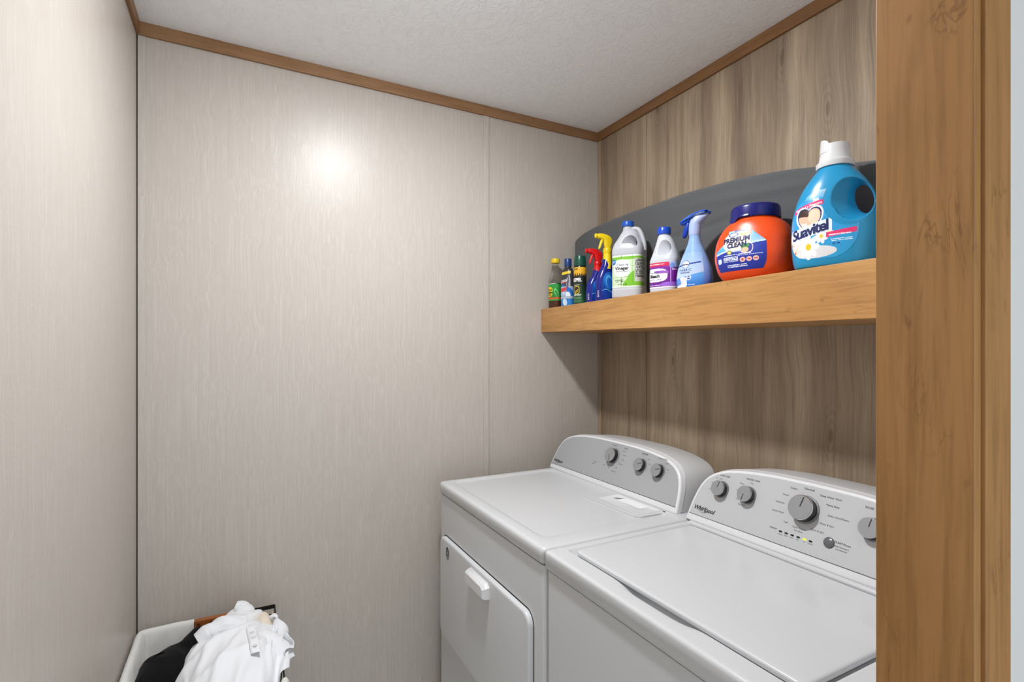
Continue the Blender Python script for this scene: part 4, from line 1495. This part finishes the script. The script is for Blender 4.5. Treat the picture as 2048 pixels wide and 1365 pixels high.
for side in range(4):
    for i in range(9):
        s = i / 8.0
        if side == 0: p = (BX0 + (BX1 - BX0) * s, BY1 - .0015)
        elif side == 1: p = (BX0 + (BX1 - BX0) * s, BY0 + .0015)
        elif side == 2: p = (BX0 + .0015, BY0 + (BY1 - BY0) * s)
        else: p = (BX1 - .0015, BY0 + (BY1 - BY0) * s)
        if side > 1 and i in (0, 8):
            continue
        v, f = tube([rim_pt(p[0], p[1], BZ - .004), rim_pt(p[0], p[1], .004)], .0018, 6)
        mk('upright_wire', v, f, M['black_metal'], bkt)
for z in (.004, .11, .22, .33, .44):
    pts = [rim_pt(x, y, z) for x, y in ((BX0, BY0), (BX1, BY0), (BX1, BY1), (BX0, BY1), (BX0, BY0))]
    for i in range(4):
        v, f = tube([pts[i], pts[i + 1]], .0018, 6)
        mk('cross_wire', v, f, M['black_metal'], bkt)
M['handle_wood'] = mat_oak('varnished_handle_wood', 0, C(170, 104, 52), C(142, 82, 38), C(78, 42, 20), .6, .35, 1.6)
hd_ = box('wooden_handle', -.124, .012, BY1 - .016, BY1 + .002, BZ - .020, BZ + .004, M['handle_wood'], bkt, bev=.003, seg=3)
for x in (-.112, -.079):
    c2 = np.array([(x + .005 * math.cos(q), BZ - .009 + .005 * math.sin(q)) for q in np.linspace(0, 2 * PI, 17)[:-1]])
    v, f = loft([np.array([(a, BY1 - .0158, b) for a, b in c2]), np.array([(a, BY1 - .0172, b) for a, b in c2])], False, True)
    mk('screw_head', v, f, plain('dark_wood_plug', C(86, 48, 24), .5), hd_)

def vnoise(x, y, seed=0):
    r = np.random.default_rng(seed)
    out = 0
    for k in range(7):
        a = r.normal(size=2) * (1.2 + k * .8)
        out = out + math.sin(a[0] * x + a[1] * y + r.random() * 6.28) / (1 + .45 * k)
    return out / 3

# cloth liner folded over the rim
def liner():
    per = [(-.124, BY1), (BX0, BY1), (BX0, BY0), (BX1, BY0), (BX1, BY0 + .03)]
    pts = []
    for (ax, ay), (bx, by) in zip(per[:-1], per[1:]):
        n = max(2, int(math.hypot(bx - ax, by - ay) / .009))
        for i in range(n):
            pts.append((ax + (bx - ax) * i / n, ay + (by - ay) * i / n))
    pts.append(per[-1])
    pts = np.array(pts)
    # round the corners
    for _ in range(5):
        q = pts.copy()
        q[1:-1] = .25 * pts[:-2] + .5 * pts[1:-1] + .25 * pts[2:]
        pts = q
    t = np.gradient(pts, axis=0)
    t /= np.linalg.norm(t, axis=1, keepdims=True)
    inn = np.column_stack([-t[:, 1], t[:, 0]])         # towards the inside
    prof = [(-.006, -.150), (-.007, -.12), (-.008, -.09), (-.008, -.06), (-.008, -.03), (-.0075, -.012), (-.006, -.002), (-.002, .0042), (.004, .0042), (.0095, -.001), (.012, -.012), (.014, -.03), (.017, -.06), (.020, -.09), (.024, -.13), (.03, -.18), (.036, -.24)]
    P = []
    for i, (p, nn) in enumerate(zip(pts, inn)):
        for j, (d, z) in enumerate(prof):
            w = .0060 * vnoise(i * .30, j * .55, 3) * min(1, abs(z) / .03) + .0016 * vnoise(i * .9, j * .2, 4)
            dd = d + (w if j > 8 else -abs(w) * .6)
            zz = z + .002 * vnoise(i * .25, 2.0, 7)
            q = p + nn * dd
            if q[0] < XL + .003:
                q[0] = XL + .003
            P.append((q[0], q[1], BZ + zz))
    n = len(prof)
    F_ = [(i * n + j, i * n + j + 1, (i + 1) * n + j + 1, (i + 1) * n + j) for i in range(len(pts) - 1) for j in range(n - 1)]
    return np.array(P), F_
M['liner'] = mat_fabric('white_cotton_liner', C(226, 224, 220), C(212, 210, 206), .9, 700, .2)
v, f = liner()
ln = mk('cloth_liner', v, f, M['liner'], bkt, sharp=None)
sd = ln.modifiers.new('s', 'SOLIDIFY')
sd.thickness = .0016
sb = ln.modifiers.new('ss', 'SUBSURF')
sb.levels = sb.render_levels = 1

# ------------------------------------------------------------------ clothes in the basket
def drape(nu, nv, du, init, balls, floor, steps=170, inner=9, seed=1, damp=.93, stiff=.5):
    """settle a cloth grid (rest spacing du) on ellipsoids and a floor; returns (nv,nu,3)"""
    rng = np.random.default_rng(seed)
    X = init.copy()
    Vl = np.zeros_like(X)
    dt = .012
    cons = []
    for (a, b, L, k) in (((0, 0), (0, 1), du, 1.0), ((0, 0), (1, 0), du, 1.0), ((0, 0), (1, 1), du * 1.4142, .7), ((0, 1), (1, 0), du * 1.4142, .7), ((0, 0), (0, 2), du * 2, stiff), ((0, 0), (2, 0), du * 2, stiff)):
        cons.append((a, b, L, k))
    for st in range(steps):
        Vl[..., 2] -= 9.8 * dt
        Vl *= damp
        old = X.copy()
        X = X + Vl * dt
        for it in range(inner):
            for (a, b, L, k) in cons:
                h, w = X.shape[0], X.shape[1]
                mh, mw = max(a[0], b[0]), max(a[1], b[1])
                A = X[a[0]:h - mh + a[0], a[1]:w - mw + a[1]]
                B = X[b[0]:h - mh + b[0], b[1]:w - mw + b[1]]
                d = B - A
                ln_ = np.linalg.norm(d, axis=2, keepdims=True) + 1e-9
                c = d * ((ln_ - L) / ln_ * .5 * k * .85)
                A += c
                B -= c
            for (c, r) in balls:
                q = (X - c) / r
                m = np.linalg.norm(q, axis=2)
                k = m < 1
                if k.any():
                    X[k] = c + (q[k] / m[k][:, None]) * r
                    X[k] = X[k] * .6 + (old[k] + (X[k] - old[k]) * np.array([.3, .3, 1])) * .4
            X[..., 2] = np.maximum(X[..., 2], floor(X[..., 0], X[..., 1]))
            X[..., 1] = np.minimum(X[..., 1], YB - .006)
            X[..., 0] = np.maximum(X[..., 0], XL + .008)
        Vl = (X - old) / dt
    return X

def cloth_obj(name, X, mat, parent, thick=.0016):
    h, w = X.shape[:2]
    f = [(j * w + i, j * w + i + 1, (j + 1) * w + i + 1, (j + 1) * w + i) for j in range(h - 1) for i in range(w - 1)]
    o = mk(name, X.reshape(-1, 3), f, mat, parent, sharp=None)
    s = o.modifiers.new('s', 'SOLIDIFY')
    s.thickness = thick
    s.offset = 0
    q = o.modifiers.new('ss', 'SUBSURF')
    q.levels = q.render_levels = 1
    return o

def sheet(nu, nv, du, cx, cy, z, rot, squeeze, amp, seed):
    """a crumpled starting sheet, squeezed so that it settles into folds"""
    rng = np.random.default_rng(seed)
    u = (np.arange(nu) - (nu - 1) / 2) * du * squeeze
    v = (np.arange(nv) - (nv - 1) / 2) * du * squeeze
    U, V_ = np.meshgrid(u, v)
    Z = np.zeros_like(U)
    for k in range(9):
        a = rng.normal(size=2) * 26
        Z += np.sin(a[0] * U + a[1] * V_ + rng.random() * 6.3)
    Z = z + amp * Z / 3
    c, s = math.cos(rot), math.sin(rot)
    return np.stack([cx + U * c - V_ * s, cy + U * s + V_ * c, Z], -1)

def in_basket(x, y):
    return (x > BX0 + .01) & (x < BX1 - .004) & (y > BY0 + .01) & (y < BY1 - .004)
flo = lambda lv: (lambda x, y: np.where(in_basket(x, y), lv, np.where((x > BX1 - .004) & (x < BX1 + .012), BZ + .002, 0.02)))

M['black_cloth'] = mat_fabric('black_velvet_cloth', C(16, 14, 15), C(9, 8, 9), .95, 500, .2, .05)
M['white_cloth'] = mat_fabric('white_shirt_cotton', C(236, 237, 240), C(228, 229, 233), .85, 900, .12)
M['cream_cloth'] = mat_fabric('cream_cloth', C(236, 224, 208), C(226, 212, 194), .85, 700, .15)

E3 = lambda *a: np.array(a, float)
def crease(X, amp, seed, ang, freq, world=False):
    """press soft sharp-backed folds into a settled cloth along its normals"""
    rng = np.random.default_rng(seed)
    h, w = X.shape[:2]
    du = np.gradient(X, axis=1)
    dv = np.gradient(X, axis=0)
    n = np.cross(du, dv)
    n /= np.linalg.norm(n, axis=2, keepdims=True) + 1e-9
    n *= np.where(n[..., 2:3] < 0, -1, 1)
    U, V_ = np.meshgrid(np.linspace(0, 1, w), np.linspace(0, 1, h))
    out = np.zeros((h, w))
    for k in range(4):
        a = ang + rng.normal() * .35
        f = freq * (.7 + .5 * k)
        warp = .10 * np.sin(5 * U + 3 * V_ + rng.random() * 6) + .07 * np.sin(9 * V_ - 4 * U + rng.random() * 6)
        t = (U * math.cos(a) + V_ * math.sin(a) + warp) * f
        if world:
            t = (X[..., 0] * math.cos(a) + X[..., 1] * math.sin(a)) * f + 2.2 * warp
        rid = 1 - np.abs(np.sin(PI * t))
        gate = np.clip(.62 + .8 * np.sin(4 * U * (1 + .4 * k) + rng.random() * 6) * np.sin(4 * V_ + rng.random() * 6), 0, 1)
        out += rid ** 2.2 * gate / (1 + .8 * k)
    return X + n * (out * amp)[..., None]

dark = thing('dark_garment', (-.19, 1.68, BZ - .10), 'black garment lying in the basket against the white liner', 'clothing')
X = drape(34, 30, .010, sheet(34, 30, .010, -.165, 1.70, BZ + .03, .5, .72, .012, 4), [(E3(-.165, 1.70, BZ - .085), E3(.09, .11, .075)), (E3(-.10, 1.775, BZ - .06), E3(.06, .05, .07))], flo(BZ - .10), 80, 7, 4)
cloth_obj('folded_cloth', crease(X, .011, 3, .5, 16.0, True), M['black_cloth'], dark)

cream = thing('cream_garment', (.05, 1.70, BZ - .10), 'cream cloth tucked along the right rim of the basket', 'clothing')
X = drape(22, 40, .0095, sheet(22, 40, .0095, .060, 1.70, BZ + .08, .05, .72, .012, 9), [(E3(.062, 1.71, BZ - .050), E3(.032, .11, .085))], flo(BZ - .10), 80, 7, 9)
cloth_obj('folded_cloth', crease(X, .010, 5, .2, 3.0), M['cream_cloth'], cream)

shirt = thing('white_shirt', (-.02, 1.68, BZ - .08), 'crumpled white button shirt heaped on top of the basket', 'clothing')
balls = [(E3(-.018, 1.570, BZ - .050), E3(.128, .190, .104)), (E3(.000, 1.770, BZ - .035), E3(.052, .060, .078))]
X = drape(74, 74, .0082, sheet(74, 74, .0082, -.005, 1.605, BZ + .12, .62, .72, .012, 21), balls, flo(BZ - .09), 110, 7, 21)
SX = crease(X, .017, 8, -.45, 13.0, True)
cloth_obj('shirt_body', SX, M['white_cloth'], shirt)
def on_shirt(x, y):
    d = (SX[..., 0] - x) ** 2 + (SX[..., 1] - y) ** 2
    i = np.argsort(d.ravel())[:12]
    return SX.reshape(-1, 3)[i, 2].max()
def sleeve(path, r0, r1, name, mat, parent, seed, sq=.60):
    """an empty sleeve lying flat with an open cuff at its end"""
    P = np.array(path, float)
    tt = np.linspace(0, 1, len(P))
    q = np.linspace(0, 1, 34)
    P = np.column_stack([pchip(tt, P[:, i], q) for i in range(3)])
    rings = []
    prev = Vector((0, 0, 1))
    for i in range(len(P)):
        d = Vector(P[min(i + 1, len(P) - 1)] - P[max(i - 1, 0)]).normalized()
        z = (prev - d * prev.dot(d)).normalized()
        x = d.cross(z)
        k = q[i]
        cuff = k > .74
        r = r0 + (r1 - r0) * k
        if cuff:
            r *= 1.10
        ring_ = []
        for m in range(32):
            a = 2 * PI * m / 32
            w = 1 + (.05 if cuff else .17) * vnoise(a * 1.9, k * 9, seed)
            e = Vector(P[i]) + x * (r * w * math.cos(a)) + z * (r * sq * w * math.sin(a))
            ring_.append(tuple(e))
        rings.append(np.array(ring_))
    v, f = loft(rings, True, False)
    o = mk(name, v, f, mat, parent, sharp=None)
    s = o.modifiers.new('s', 'SOLIDIFY')
    s.thickness = .0020
    s.offset = 1
    u = o.modifiers.new('ss', 'SUBSURF')
    u.levels = u.render_levels = 1
    return o
sleeve([(.010, 1.690, BZ + .030), (-.035, 1.682, BZ + .046), (-.072, 1.676, BZ + .042), (-.104, 1.668, BZ + .026)], .036, .023, 'sleeve', M['white_cloth'], shirt, 5, .78)
# rolled collar at the back of the heap
sleeve([(.016, 1.760, BZ + .016), (.010, 1.776, BZ + .034), (.002, 1.786, BZ + .042), (-.012, 1.790, BZ + .046)], .030, .019, 'collar', M['white_cloth'], shirt, 11, .7)
sleeve([(.030, 1.620, BZ + .016), (.062, 1.590, BZ + .030), (.090, 1.560, BZ + .018), (.112, 1.530, BZ - .020)], .028, .024, 'sleeve', M['white_cloth'], shirt, 17, .7)
# button placket lying along the front of the heap
pp = []
path = [(.026 + .010 * t_, 1.605 - .12 * t_) for t_ in np.linspace(0, 1, 18)]
zs = [on_shirt(x, y) for x, y in path]
zs = np.convolve(np.pad(zs, 2, mode='edge'), np.ones(5) / 5, mode='valid') + .004
Vp = []
for (x, y), z in zip(path, zs):
    for dx, dz in ((-.012, -.005), (-.0115, 0), (-.006, .0012), (.006, .0012), (.0115, 0), (.012, -.005)):
        Vp.append((x + dx, y, z + dz))
Fp = [(i * 6 + j, i * 6 + j + 1, (i + 1) * 6 + j + 1, (i + 1) * 6 + j) for i in range(17) for j in range(5)]
pk = mk('button_placket', Vp, Fp, M['white_cloth'], shirt, sharp=None)
btn = plain('pearl_button', C(214, 214, 216), .25)
for i in (4, 9, 14):
    (x, y), z = path[i], zs[i]
    v, f = disc_lathe([(.0052, 0), (.0056, .001), (.0050, .0020), (.0036, .0014), (.002, .0013)], 18)
    mk('button', np.array(v) + np.array([x, y, z + .0012]), f, btn, pk)
